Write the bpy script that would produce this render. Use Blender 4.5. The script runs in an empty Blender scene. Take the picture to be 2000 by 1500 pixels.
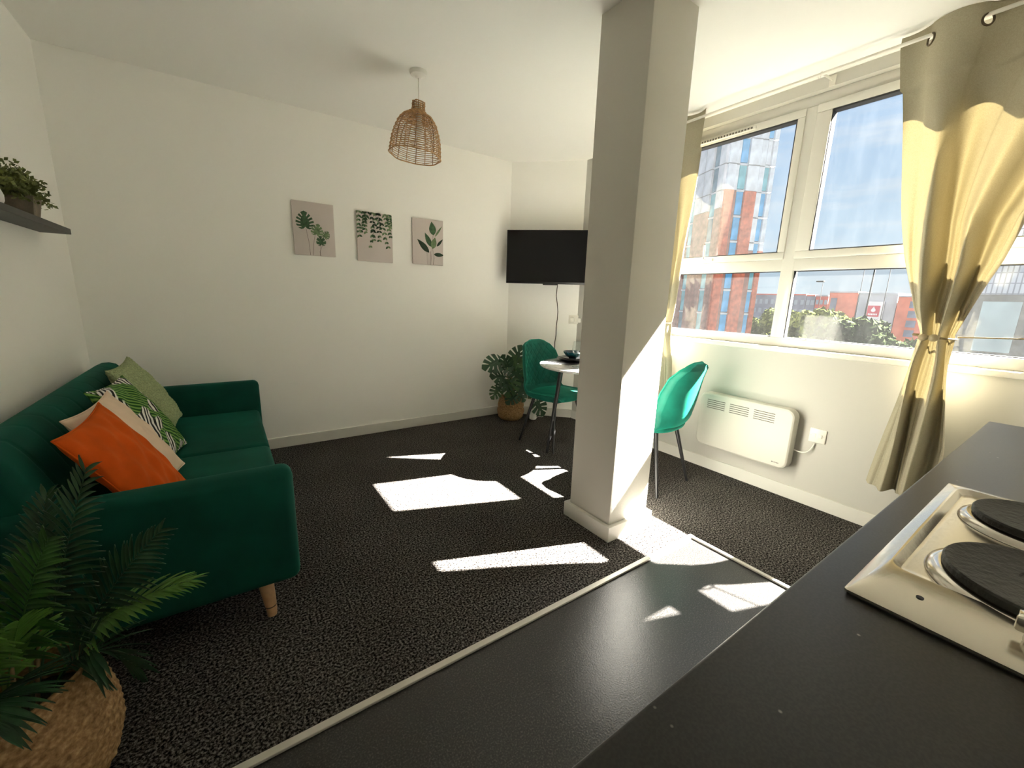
import bpy, bmesh, math, random
from mathutils import Vector, Matrix, Euler
random.seed(7)
PI = math.pi
scn = bpy.context.scene
COL = scn.collection

# ------------------------------------------------------------------ camera
F_PX, YAW, PITCH, ROLL, CAM_H = 802.0116, 0.60925817, 0.20796213, 0.03141146, 1.25
f_ = Vector((math.sin(YAW)*math.cos(PITCH), math.cos(YAW)*math.cos(PITCH), -math.sin(PITCH)))
r0 = Vector((math.cos(YAW), -math.sin(YAW), 0)); u0 = r0.cross(f_)
r_ = math.cos(ROLL)*r0 + math.sin(ROLL)*u0; u_ = -math.sin(ROLL)*r0 + math.cos(ROLL)*u0
cam_d = bpy.data.cameras.new('camera'); cam = bpy.data.objects.new('camera', cam_d); COL.objects.link(cam)
cam_d.sensor_width = 36.0; cam_d.sensor_fit = 'HORIZONTAL'; cam_d.lens = F_PX*36/2000
cam_d.clip_start = 0.02; cam_d.clip_end = 2000
cam.matrix_world = Matrix(((r_.x, u_.x, -f_.x, 0), (r_.y, u_.y, -f_.y, 0), (r_.z, u_.z, -f_.z, CAM_H), (0, 0, 0, 1)))
scn.camera = cam

# ------------------------------------------------------------------ sun, sky, exposure
SUN_DIR = Vector((-1.0, 0.362, -1.01)).normalized()
sd = bpy.data.lights.new('sun', 'SUN'); sd.energy = 60.0; sd.angle = math.radians(0.53); sd.color = (1.0, 0.95, 0.86)
so = bpy.data.objects.new('sun', sd); COL.objects.link(so)
so.rotation_euler = SUN_DIR.to_track_quat('-Z', 'Y').to_euler(); so.location = (30, -12, 30)

w = bpy.data.worlds.new('sky'); scn.world = w; w.use_nodes = True
nt = w.node_tree; nt.nodes.clear()
def wn(t): return nt.nodes.new(t)
out = wn('ShaderNodeOutputWorld'); bg = wn('ShaderNodeBackground'); tc = wn('ShaderNodeTexCoord')
sep = wn('ShaderNodeSeparateXYZ'); ramp = wn('ShaderNodeValToRGB'); noi = wn('ShaderNodeTexNoise'); mp = wn('ShaderNodeMapping')
cr2 = wn('ShaderNodeValToRGB'); mix = wn('ShaderNodeMix'); mix.data_type = 'RGBA'
nt.links.new(tc.outputs['Generated'], sep.inputs[0]); nt.links.new(sep.outputs['Z'], ramp.inputs[0])
e = ramp.color_ramp.elements
e[0].position = 0.0; e[0].color = (0.74, 0.88, 0.96, 1)
e[1].position = 0.5; e[1].color = (0.30, 0.52, 0.88, 1)
x = ramp.color_ramp.elements.new(0.12); x.color = (0.58, 0.77, 0.95, 1)
x = ramp.color_ramp.elements.new(0.30); x.color = (0.42, 0.64, 0.93, 1)
mp.inputs['Scale'].default_value = (1.0, 1.0, 6.5); mp.inputs['Rotation'].default_value = (0.25, 0.1, 0)
nt.links.new(tc.outputs['Generated'], mp.inputs[0]); nt.links.new(mp.outputs[0], noi.inputs['Vector'])
noi.inputs['Scale'].default_value = 3.1; noi.inputs['Detail'].default_value = 8; noi.inputs['Roughness'].default_value = 0.62
cr2.color_ramp.elements[0].position = 0.46; cr2.color_ramp.elements[0].color = (0, 0, 0, 1)
cr2.color_ramp.elements[1].position = 0.70; cr2.color_ramp.elements[1].color = (0.75, 0.75, 0.75, 1)
nt.links.new(noi.outputs[0], cr2.inputs[0]); nt.links.new(cr2.outputs[0], mix.inputs[0])
nt.links.new(ramp.outputs[0], mix.inputs[6]); mix.inputs[7].default_value = (0.88, 0.93, 0.98, 1)
nt.links.new(mix.outputs[2], bg.inputs[0]); bg.inputs[1].default_value = 0.215
nt.links.new(bg.outputs[0], out.inputs[0])

vs = scn.view_settings
vs.view_transform = 'Standard'; vs.look = 'None'; vs.gamma = 1.0; vs.use_curve_mapping = False; vs.exposure = 1.97
cy = scn.cycles
cy.max_bounces = 11; cy.diffuse_bounces = 7; cy.glossy_bounces = 4; cy.transmission_bounces = 8; cy.transparent_max_bounces = 16
cy.sample_clamp_indirect = 12.0; cy.use_denoising = True; cy.blur_glossy = 1.0

# ------------------------------------------------------------------ materials
MATS = {}
def mat(name, col=(0.5, 0.5, 0.5), rough=0.5, metal=0.0, var=0.0, vscale=8.0, bump=0.0, bscale=60.0, sheen=0.0, spec=0.5, coat=0.0, detail=3.0):
    m = bpy.data.materials.new(name); m.use_nodes = True; n = m.node_tree; b = n.nodes['Principled BSDF']
    b.inputs['Base Color'].default_value = (*col, 1); b.inputs['Roughness'].default_value = rough; b.inputs['Metallic'].default_value = metal
    b.inputs['Specular IOR Level'].default_value = spec
    if coat: b.inputs['Coat Weight'].default_value = coat; b.inputs['Coat Roughness'].default_value = 0.05
    if sheen:
        b.inputs['Sheen Weight'].default_value = sheen; b.inputs['Sheen Roughness'].default_value = 0.45
        b.inputs['Sheen Tint'].default_value = (*[min(1, c*4.5) for c in col], 1)
    t = n.nodes.new('ShaderNodeTexCoord')
    if var > 0:
        nz = n.nodes.new('ShaderNodeTexNoise'); nz.inputs['Scale'].default_value = vscale; nz.inputs['Detail'].default_value = detail
        rp = n.nodes.new('ShaderNodeValToRGB'); n.links.new(t.outputs['Object'], nz.inputs['Vector']); n.links.new(nz.outputs[0], rp.inputs[0])
        rp.color_ramp.elements[0].position = 0.3; rp.color_ramp.elements[1].position = 0.7
        rp.color_ramp.elements[0].color = (*[c*(1-var) for c in col], 1); rp.color_ramp.elements[1].color = (*[min(1, c*(1+var)) for c in col], 1)
        n.links.new(rp.outputs[0], b.inputs['Base Color'])
    if bump > 0:
        nb = n.nodes.new('ShaderNodeTexNoise'); nb.inputs['Scale'].default_value = bscale; nb.inputs['Detail'].default_value = 4
        bp = n.nodes.new('ShaderNodeBump'); bp.inputs['Strength'].default_value = bump; bp.inputs['Distance'].default_value = 0.01
        n.links.new(t.outputs['Object'], nb.inputs['Vector']); n.links.new(nb.outputs[0], bp.inputs['Height']); n.links.new(bp.outputs[0], b.inputs['Normal'])
    MATS[name] = m; return m
def nodes_of(m): return m.node_tree, m.node_tree.nodes['Principled BSDF']
def ramp_set(rp, stops):
    el = rp.color_ramp.elements
    while len(el) > len(stops): el.remove(el[-1])
    while len(el) < len(stops): el.new(0.5)
    for k, (p, c) in enumerate(stops): el[k].position = p; el[k].color = (*c, 1)

mat('wall_paint_beige_dimmed', (0.62, 0.60, 0.545), 0.65, bump=0.04, bscale=90, spec=0.3)  # beige column paint, deepened so part of its shade sits in the colour
mat('wall_paint_window_dimmed', (0.56, 0.545, 0.50), 0.65, bump=0.04, bscale=90, spec=0.3)  # beige wall paint, darkened further to offset sunlight bounced off the column
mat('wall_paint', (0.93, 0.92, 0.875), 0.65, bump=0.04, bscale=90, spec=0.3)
mat('ceiling_paint', (0.89, 0.88, 0.835), 0.6, bump=0.03, bscale=60, spec=0.3)
mat('trim_white', (0.74, 0.72, 0.665), 0.35)
mat('upvc', (0.66, 0.645, 0.60), 0.28)
mat('rubber_seal', (0.03, 0.03, 0.035), 0.6)
mat('outer_render', (0.45, 0.42, 0.38), 0.9)
mat('green_velvet', (0.0018, 0.058, 0.040), 0.75, var=0.22, vscale=5, sheen=0.30, spec=0.15, bump=0.05, bscale=400)
mat('chair_velvet', (0.004, 0.090, 0.062), 0.6, var=0.25, vscale=9, sheen=0.8, spec=0.2, bump=0.05, bscale=400)
mat('velvet_piping', (0.01, 0.16, 0.11), 0.55, sheen=0.6, spec=0.2)
mat('beech', (0.52, 0.32, 0.17), 0.5, var=0.15, vscale=30)
mat('black_metal', (0.010, 0.010, 0.011), 0.38, spec=0.5)
mat('orange_velvet', (0.58, 0.080, 0.007), 0.8, var=0.12, vscale=12, sheen=0.25, spec=0.1, bump=0.06, bscale=300)
mat('cream_cotton', (0.76, 0.59, 0.45), 0.85, var=0.06, vscale=14, spec=0.15, bump=0.25, bscale=22)
mat('sage_knit', (0.36, 0.42, 0.23), 0.95, var=0.25, vscale=120, spec=0.05, bump=0.8, bscale=160)
mat('leaf_dark', (0.020, 0.072, 0.026), 0.42, var=0.35, vscale=25, spec=0.5)
mat('leaf_mid', (0.040, 0.135, 0.022), 0.42, var=0.35, vscale=25, spec=0.5)
mat('leaf_light', (0.085, 0.21, 0.028), 0.45, var=0.3, vscale=25, spec=0.5)
mat('stalk', (0.16, 0.19, 0.06), 0.6, var=0.2, vscale=40)
mat('dry_stalk', (0.30, 0.20, 0.10), 0.8, var=0.3, vscale=60)
mat('soil', (0.025, 0.018, 0.012), 1.0, bump=0.8, bscale=80)
mat('monstera_green', (0.016, 0.058, 0.020), 0.35, var=0.3, vscale=20)
mat('monstera_light', (0.035, 0.095, 0.022), 0.38, var=0.3, vscale=20)
mat('shelf_grey', (0.055, 0.052, 0.048), 0.55, var=0.12, vscale=30)
mat('concrete_pot', (0.20, 0.165, 0.12), 0.9, var=0.2, vscale=30, bump=0.2, bscale=80)
mat('ceramic_white', (0.75, 0.73, 0.72), 0.35)
mat('sprig', (0.13, 0.155, 0.036), 0.6, var=0.45, vscale=35)
mat('canvas', (0.62, 0.55, 0.52), 0.85, bump=0.15, bscale=500)
mat('print_green', (0.050, 0.105, 0.048), 0.85, var=0.35, vscale=45)
mat('print_pale', (0.15, 0.22, 0.11), 0.85, var=0.3, vscale=45)
mat('print_deep', (0.020, 0.045, 0.022), 0.85, var=0.3, vscale=45)
mat('print_stem', (0.10, 0.075, 0.055), 0.85)
mat('rattan', (0.50, 0.29, 0.13), 0.65, var=0.3, vscale=60)
mat('rattan_dark', (0.24, 0.13, 0.055), 0.7, var=0.25, vscale=60)
mat('cord_white', (0.75, 0.73, 0.66), 0.5)
mat('lamp_plastic', (0.80, 0.78, 0.72), 0.35)
mat('bulb_glass', (0.85, 0.84, 0.8), 0.2)
mat('tv_plastic', (0.006, 0.006, 0.006), 0.35)
mat('tv_screen', (0.004, 0.004, 0.005), 0.12, spec=0.35)
mat('cable_brown', (0.07, 0.05, 0.03), 0.6)
mat('white_plastic', (0.80, 0.78, 0.71), 0.3)
mat('heater_white', (0.60, 0.58, 0.52), 0.34, spec=0.3)
mat('heater_back', (0.62, 0.59, 0.52), 0.4)
mat('slot_shadow', (0.10, 0.09, 0.075), 0.7)
mat('grey_mark', (0.12, 0.11, 0.10), 0.6)
mat('pole_metal', (0.72, 0.69, 0.62), 0.35, 0.2)
mat('bronze', (0.10, 0.075, 0.045), 0.4, 0.8)
mat('cord_rope', (0.30, 0.23, 0.12), 0.85, bump=0.5, bscale=300)
mat('wood_bead', (0.36, 0.29, 0.17), 0.5)
mat('slate_black', (0.008, 0.008, 0.009), 0.30)
mat('bowl_teal', (0.005, 0.035, 0.042), 0.12, coat=0.6)
mat('cabinet_white', (0.70, 0.69, 0.66), 0.35)
mat('steel_handle', (0.6, 0.6, 0.6), 0.25, 1.0)
mat('stainless', (0.62, 0.575, 0.50), 0.20, 1.0, bump=0.03, bscale=30)
mat('cast_iron', (0.016, 0.015, 0.014), 0.55, bump=0.25, bscale=120, var=0.2, vscale=40)
mat('trim_ring', (0.66, 0.62, 0.56), 0.16, 1.0)
mat('threshold', (0.62, 0.59, 0.53), 0.35, 0.25)
# outside
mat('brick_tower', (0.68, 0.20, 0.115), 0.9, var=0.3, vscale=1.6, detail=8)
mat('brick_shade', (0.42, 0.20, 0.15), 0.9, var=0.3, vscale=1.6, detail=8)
mat('clad_white', (0.74, 0.70, 0.70), 0.7, var=0.16, vscale=0.8, detail=8)
mat('clad_bright', (0.88, 0.84, 0.83), 0.7, var=0.2, vscale=0.9, detail=8)
mat('tower_core', (0.22, 0.20, 0.20), 0.8)
mat('glass_blue', (0.14, 0.44, 0.72), 0.25, var=0.3, vscale=0.6)
mat('glass_teal', (0.24, 0.52, 0.55), 0.3, var=0.3, vscale=0.6)
mat('glass_dark', (0.14, 0.24, 0.30), 0.25, var=0.3, vscale=0.6)
mat('frame_pale', (0.70, 0.70, 0.70), 0.5)
mat('far_navy', (0.16, 0.17, 0.23), 0.85, var=0.3, vscale=0.35, detail=8)
mat('far_red', (0.42, 0.10, 0.085), 0.85, var=0.2, vscale=0.4, detail=8)
mat('far_brick', (0.50, 0.16, 0.11), 0.9, var=0.2, vscale=0.5, detail=8)
mat('far_grey', (0.36, 0.38, 0.43), 0.8, var=0.15, vscale=0.3, detail=6)
mat('far_white', (0.62, 0.62, 0.66), 0.7, var=0.08, vscale=0.4)
mat('sign_red', (0.45, 0.05, 0.08), 0.7)
mat('far_window', (0.22, 0.26, 0.32), 0.4)
mat('post_grey', (0.010, 0.011, 0.012), 0.8, spec=0.1)
mat('bin_blue', (0.04, 0.28, 0.48), 0.5)
mat('tree_leaf', (0.050, 0.060, 0.018), 1.0, spec=0.0, var=0.5, vscale=0.9, detail=6)
mat('tree_leaf_dark', (0.032, 0.044, 0.020), 1.0, spec=0.0, var=0.5, vscale=0.9, detail=6)
mat('tree_bark', (0.07, 0.06, 0.05), 0.9)
mat('ground', (0.014, 0.014, 0.013), 1.0, spec=0.0, var=0.4, vscale=0.12, detail=8)
mat('dark_glazing', (0.05, 0.055, 0.06), 0.45, var=0.5, vscale=9, detail=8)
mat('frost_panel', (0.30, 0.36, 0.38), 0.6, var=0.2, vscale=1.2)
mat('car_silver', (0.08, 0.08, 0.085), 0.35)
mat('white_roof', (0.10, 0.10, 0.10), 0.7)

def carpet_mat():
    m = mat('carpet', (0.05, 0.045, 0.04), 1.0, spec=0.0); n, b = nodes_of(m)
    t = n.nodes.new('ShaderNodeTexCoord')
    a = n.nodes.new('ShaderNodeTexNoise'); a.inputs['Scale'].default_value = 125; a.inputs['Detail'].default_value = 3; a.inputs['Roughness'].default_value = 0.65
    c = n.nodes.new('ShaderNodeTexNoise'); c.inputs['Scale'].default_value = 2.2; c.inputs['Detail'].default_value = 3
    rp = n.nodes.new('ShaderNodeValToRGB')
    ramp_set(rp, [(0.40, (0.006, 0.005, 0.0047)), (0.47, (0.042, 0.037, 0.034)), (0.53, (0.092, 0.083, 0.077)), (0.64, (0.24, 0.223, 0.207))])
    mx = n.nodes.new('ShaderNodeMix'); mx.data_type = 'RGBA'; mx.blend_type = 'MULTIPLY'; mx.inputs[0].default_value = 0.5
    for q in (a, c): n.links.new(t.outputs['Object'], q.inputs['Vector'])
    n.links.new(a.outputs[0], rp.inputs[0]); n.links.new(rp.outputs[0], mx.inputs[6])
    r2 = n.nodes.new('ShaderNodeValToRGB'); ramp_set(r2, [(0.35, (0.62, 0.6, 0.6)), (0.65, (1, 1, 1))])
    n.links.new(c.outputs[0], r2.inputs[0]); n.links.new(r2.outputs[0], mx.inputs[7]); n.links.new(mx.outputs[2], b.inputs['Base Color'])
    bp = n.nodes.new('ShaderNodeBump'); bp.inputs['Strength'].default_value = 0.7; bp.inputs['Distance'].default_value = 0.006
    n.links.new(a.outputs[0], bp.inputs['Height']); n.links.new(bp.outputs[0], b.inputs['Normal'])
carpet_mat()
def vinyl_mat():
    m = mat('vinyl', (0.030, 0.028, 0.027), 0.30, spec=0.5); n, b = nodes_of(m)
    t = n.nodes.new('ShaderNodeTexCoord')
    a = n.nodes.new('ShaderNodeTexNoise'); a.inputs['Scale'].default_value = 190; a.inputs['Detail'].default_value = 3
    rp = n.nodes.new('ShaderNodeValToRGB'); ramp_set(rp, [(0.38, (0.010, 0.009, 0.0085)), (0.56, (0.024, 0.022, 0.021)), (0.66, (0.065, 0.058, 0.052))])
    n.links.new(t.outputs['Object'], a.inputs['Vector']); n.links.new(a.outputs[0], rp.inputs[0]); n.links.new(rp.outputs[0], b.inputs['Base Color'])
    bp = n.nodes.new('ShaderNodeBump'); bp.inputs['Strength'].default_value = 0.25; bp.inputs['Distance'].default_value = 0.002
    n.links.new(a.outputs[0], bp.inputs['Height']); n.links.new(bp.outputs[0], b.inputs['Normal'])
vinyl_mat()
def worktop_mat():
    m = mat('worktop', (0.030, 0.027, 0.025), 0.36, spec=0.45); n, b = nodes_of(m)
    t = n.nodes.new('ShaderNodeTexCoord')
    a = n.nodes.new('ShaderNodeTexNoise'); a.inputs['Scale'].default_value = 320; a.inputs['Detail'].default_value = 3
    rp = n.nodes.new('ShaderNodeValToRGB'); ramp_set(rp, [(0.4, (0.008, 0.0072, 0.0065)), (0.62, (0.018, 0.016, 0.0145))])
    v = n.nodes.new('ShaderNodeTexVoronoi'); v.inputs['Scale'].default_value = 34; v.inputs['Randomness'].default_value = 1.0
    r2 = n.nodes.new('ShaderNodeValToRGB'); ramp_set(r2, [(0.045, (1, 1, 1)), (0.085, (0, 0, 0))])
    n2 = n.nodes.new('ShaderNodeTexNoise'); n2.inputs['Scale'].default_value = 9
    r3 = n.nodes.new('ShaderNodeValToRGB'); ramp_set(r3, [(0.52, (0, 0, 0)), (0.6, (1, 1, 1))])
    ml = n.nodes.new('ShaderNodeMath'); ml.operation = 'MULTIPLY'
    mx = n.nodes.new('ShaderNodeMix'); mx.data_type = 'RGBA'; mx.inputs[7].default_value = (0.30, 0.27, 0.24, 1)
    for q in (a, v, n2): n.links.new(t.outputs['Object'], q.inputs['Vector'])
    n.links.new(a.outputs[0], rp.inputs[0]); n.links.new(v.outputs['Distance'], r2.inputs[0]); n.links.new(n2.outputs[0], r3.inputs[0])
    n.links.new(r2.outputs[0], ml.inputs[0]); n.links.new(r3.outputs[0], ml.inputs[1]); n.links.new(ml.outputs[0], mx.inputs[0])
    n.links.new(rp.outputs[0], mx.inputs[6]); n.links.new(mx.outputs[2], b.inputs['Base Color'])
worktop_mat()
def curtain_mat():
    m = bpy.data.materials.new('curtain_linen'); m.use_nodes = True; n = m.node_tree; n.nodes.remove(n.nodes['Principled BSDF'])
    o = n.nodes['Material Output']; t = n.nodes.new('ShaderNodeTexCoord')
    d = n.nodes.new('ShaderNodeBsdfDiffuse'); tr = n.nodes.new('ShaderNodeBsdfTranslucent'); mx = n.nodes.new('ShaderNodeMixShader'); mx.inputs[0].default_value = 0.026
    mpp = n.nodes.new('ShaderNodeMapping'); mpp.inputs['Scale'].default_value = (1, 1, 0.16)
    mp2 = n.nodes.new('ShaderNodeMapping'); mp2.inputs['Scale'].default_value = (0.2, 0.2, 1.2)
    a = n.nodes.new('ShaderNodeTexNoise'); a.inputs['Scale'].default_value = 900; a2 = n.nodes.new('ShaderNodeTexNoise'); a2.inputs['Scale'].default_value = 900
    n.links.new(t.outputs['Object'], mpp.inputs[0]); n.links.new(mpp.outputs[0], a.inputs['Vector'])
    n.links.new(t.outputs['Object'], mp2.inputs[0]); n.links.new(mp2.outputs[0], a2.inputs['Vector'])
    ad = n.nodes.new('ShaderNodeMath'); ad.operation = 'ADD'; n.links.new(a.outputs[0], ad.inputs[0]); n.links.new(a2.outputs[0], ad.inputs[1])
    hf = n.nodes.new('ShaderNodeMath'); hf.operation = 'MULTIPLY'; hf.inputs[1].default_value = 0.5; n.links.new(ad.outputs[0], hf.inputs[0])
    rp = n.nodes.new('ShaderNodeValToRGB'); ramp_set(rp, [(0.38, (0.34, 0.31, 0.225)), (0.62, (0.43, 0.395, 0.30))])
    n.links.new(hf.outputs[0], rp.inputs[0]); n.links.new(rp.outputs[0], d.inputs[0])
    r2 = n.nodes.new('ShaderNodeValToRGB'); ramp_set(r2, [(0.38, (0.60, 0.46, 0.20)), (0.62, (0.76, 0.60, 0.28))])
    n.links.new(hf.outputs[0], r2.inputs[0]); n.links.new(r2.outputs[0], tr.inputs[0])
    n.links.new(d.outputs[0], mx.inputs[1]); n.links.new(tr.outputs[0], mx.inputs[2]); n.links.new(mx.outputs[0], o.inputs[0])
    MATS['curtain_linen'] = m
curtain_mat()
def glass_mat(name, tint=(1, 1, 1), dirt=0.0, glossw=0.05):
    m = bpy.data.materials.new(name); m.use_nodes = True; n = m.node_tree; n.nodes.remove(n.nodes['Principled BSDF'])
    o = n.nodes['Material Output']; tr = n.nodes.new('ShaderNodeBsdfTransparent'); tr.inputs[0].default_value = (*tint, 1)
    g = n.nodes.new('ShaderNodeBsdfGlossy'); g.inputs['Roughness'].default_value = 0.02
    lw = n.nodes.new('ShaderNodeLayerWeight'); lw.inputs[0].default_value = 0.5     # Schlick reflectance, same from both sides
    pw = n.nodes.new('ShaderNodeMath'); pw.operation = 'POWER'; pw.inputs[1].default_value = 5.0; n.links.new(lw.outputs['Facing'], pw.inputs[0])
    fr = n.nodes.new('ShaderNodeMath'); fr.operation = 'MULTIPLY_ADD'; fr.inputs[1].default_value = 0.96; fr.inputs[2].default_value = 0.014; n.links.new(pw.outputs[0], fr.inputs[0])
    mx = n.nodes.new('ShaderNodeMixShader'); n.links.new(fr.outputs[0], mx.inputs[0]); n.links.new(tr.outputs[0], mx.inputs[1]); n.links.new(g.outputs[0], mx.inputs[2])
    last = mx
    if dirt > 0:
        t = n.nodes.new('ShaderNodeTexCoord'); mpp = n.nodes.new('ShaderNodeMapping'); mpp.inputs['Scale'].default_value = (1, 6, 1.4)
        a = n.nodes.new('ShaderNodeTexNoise'); a.inputs['Scale'].default_value = 2.4; a.inputs['Detail'].default_value = 9; a.inputs['Roughness'].default_value = 0.7
        rp = n.nodes.new('ShaderNodeValToRGB'); ramp_set(rp, [(0.42, (0.01, 0.01, 0.01)), (0.75, (dirt, dirt, dirt))])
        d = n.nodes.new('ShaderNodeBsdfTranslucent'); d.inputs[0].default_value = (0.35, 0.36, 0.36, 1)
        d2 = n.nodes.new('ShaderNodeBsdfDiffuse'); d2.inputs[0].default_value = (0.5, 0.5, 0.48, 1)
        m0 = n.nodes.new('ShaderNodeMixShader'); m0.inputs[0].default_value = 0.5; n.links.new(d.outputs[0], m0.inputs[1]); n.links.new(d2.outputs[0], m0.inputs[2])
        m2 = n.nodes.new('ShaderNodeMixShader')
        n.links.new(t.outputs['Object'], mpp.inputs[0]); n.links.new(mpp.outputs[0], a.inputs['Vector']); n.links.new(a.outputs[0], rp.inputs[0])
        n.links.new(rp.outputs[0], m2.inputs[0]); n.links.new(mx.outputs[0], m2.inputs[1]); n.links.new(m0.outputs[0], m2.inputs[2]); last = m2
    n.links.new(last.outputs[0], o.inputs[0]); MATS[name] = m
glass_mat('window_glass', (0.97, 0.98, 0.98), dirt=0.02); glass_mat('wine_glass', (0.93, 0.95, 0.95))
def leafprint_mat():
    m = mat('palm_print', (0.8, 0.78, 0.74), 0.8, spec=0.2); n, b = nodes_of(m); t = n.nodes.new('ShaderNodeTexCoord')
    def tex(kind, rot, scale, dist=0.0):
        mpp = n.nodes.new('ShaderNodeMapping'); mpp.inputs['Rotation'].default_value = rot
        n.links.new(t.outputs['Object'], mpp.inputs[0])
        q = n.nodes.new('ShaderNodeTexWave'); q.inputs['Scale'].default_value = scale; q.inputs['Distortion'].default_value = dist; q.inputs['Detail'].default_value = 1.5
        n.links.new(mpp.outputs[0], q.inputs['Vector']); return q
    z = tex('w', (0, 0, 0.7), 13, 6.0); rz = n.nodes.new('ShaderNodeValToRGB'); ramp_set(rz, [(0.44, (0.02, 0.02, 0.022)), (0.52, (0.80, 0.77, 0.74))]); n.links.new(z.outputs[0], rz.inputs[0])
    g = tex('w', (0, 0, -0.9), 16, 2.5); rg = n.nodes.new('ShaderNodeValToRGB'); ramp_set(rg, [(0.1, (0.008, 0.06, 0.012)), (0.5, (0.06, 0.20, 0.03)), (0.85, (0.20, 0.36, 0.08))]); n.links.new(g.outputs[0], rg.inputs[0])
    nz = n.nodes.new('ShaderNodeTexNoise'); nz.inputs['Scale'].default_value = 8.5; nz.inputs['Detail'].default_value = 1; n.links.new(t.outputs['Object'], nz.inputs['Vector'])
    rm = n.nodes.new('ShaderNodeValToRGB'); ramp_set(rm, [(0.46, (0, 0, 0)), (0.485, (1, 1, 1))]); n.links.new(nz.outputs[0], rm.inputs[0])
    mx = n.nodes.new('ShaderNodeMix'); mx.data_type = 'RGBA'
    n.links.new(rm.outputs[0], mx.inputs[0]); n.links.new(rz.outputs[0], mx.inputs[6]); n.links.new(rg.outputs[0], mx.inputs[7]); n.links.new(mx.outputs[2], b.inputs['Base Color'])
leafprint_mat()
def weave_mat():
    m = mat('seagrass', (0.36, 0.22, 0.10), 0.8, spec=0.2); n, b = nodes_of(m); t = n.nodes.new('ShaderNodeTexCoord')
    a = n.nodes.new('ShaderNodeTexNoise'); a.inputs['Scale'].default_value = 85; a.inputs['Detail'].default_value = 4; n.links.new(t.outputs['Object'], a.inputs['Vector'])
    rp = n.nodes.new('ShaderNodeValToRGB'); ramp_set(rp, [(0.3, (0.19, 0.105, 0.045)), (0.55, (0.38, 0.23, 0.105)), (0.75, (0.56, 0.38, 0.20))])
    n.links.new(a.outputs[0], rp.inputs[0]); n.links.new(rp.outputs[0], b.inputs['Base Color'])
weave_mat()
def marble_mat():
    m = mat('marble', (0.8, 0.79, 0.77), 0.12, spec=0.5); n, b = nodes_of(m); t = n.nodes.new('ShaderNodeTexCoord')
    a = n.nodes.new('ShaderNodeTexNoise'); a.inputs['Scale'].default_value = 5; a.inputs['Detail'].default_value = 8; a.inputs['Distortion'].default_value = 1.4; n.links.new(t.outputs['Object'], a.inputs['Vector'])
    rp = n.nodes.new('ShaderNodeValToRGB'); ramp_set(rp, [(0.40, (0.82, 0.81, 0.78)), (0.5, (0.52, 0.50, 0.48)), (0.58, (0.82, 0.81, 0.78))])
    n.links.new(a.outputs[0], rp.inputs[0]); n.links.new(rp.outputs[0], b.inputs['Base Color'])
marble_mat()
def gridclad_mat():
    m = mat('grid_cladding', (0.5, 0.53, 0.6), 0.6); n, b = nodes_of(m); t = n.nodes.new('ShaderNodeTexCoord')
    sx_ = n.nodes.new('ShaderNodeSeparateXYZ'); mpp = n.nodes.new('ShaderNodeCombineXYZ'); n.links.new(t.outputs['Object'], sx_.inputs[0])
    n.links.new(sx_.outputs['Y'], mpp.inputs['X']); n.links.new(sx_.outputs['Z'], mpp.inputs['Y'])
    q = n.nodes.new('ShaderNodeTexBrick'); q.inputs['Scale'].default_value = 1.0; q.offset = 0.0
    q.inputs['Brick Width'].default_value = 0.085; q.inputs['Row Height'].default_value = 0.24; q.inputs['Mortar Size'].default_value = 0.012
    q.inputs['Color1'].default_value = (0.36, 0.38, 0.45, 1); q.inputs['Color2'].default_value = (0.44, 0.46, 0.52, 1); q.inputs['Mortar'].default_value = (0.16, 0.17, 0.21, 1)
    n.links.new(mpp.outputs[0], q.inputs['Vector']); n.links.new(q.outputs[0], b.inputs['Base Color'])
gridclad_mat()

# ------------------------------------------------------------------ object helpers
WORLD = {}
def tag(o, label=None, cat=None, group=None, kind=None):
    if label: o['label'] = label
    if cat: o['category'] = cat
    if group: o['group'] = group
    if kind: o['kind'] = kind
    return o
def thing(name, label=None, cat=None, loc=(0, 0, 0), rotz=0.0, group=None, kind=None):
    o = bpy.data.objects.new(name, None); COL.objects.link(o); o.empty_display_size = 0.05
    o.location = loc; o.rotation_euler = (0, 0, rotz)
    WORLD[o.name] = Matrix.Translation(Vector(loc)) @ Matrix.Rotation(rotz, 4, 'Z')
    return tag(o, label, cat, group, kind)
def obj(name, bm, m, parent=None, smooth=None, local=False):
    me = bpy.data.meshes.new(name)
    if isinstance(bm, bpy.types.Mesh): me = bm
    else:
        bmesh.ops.recalc_face_normals(bm, faces=bm.faces); bm.to_mesh(me); bm.free()
        if smooth is not None:
            me.shade_smooth()
            if smooth < 3: me.set_sharp_from_angle(angle=smooth)
        for q in (m if isinstance(m, (list, tuple)) else [m]): me.materials.append(MATS[q])
    o = bpy.data.objects.new(name, me); COL.objects.link(o)
    if parent:
        o.parent = parent
        if not local and parent.name in WORLD: o.matrix_parent_inverse = WORLD[parent.name].inverted()
    return o
def struct(name, bm, m, smooth=None, label=None):
    o = obj(name, bm, m, None, smooth); return tag(o, label, None, None, 'structure')
def copy_tree(o, parent=None):
    c = o.copy(); COL.objects.link(c); c.parent = parent
    if parent is None: WORLD[c.name] = Matrix()
    for ch in list(o.children): copy_tree(ch, c)
    return c
def B(): return bmesh.new()
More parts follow.
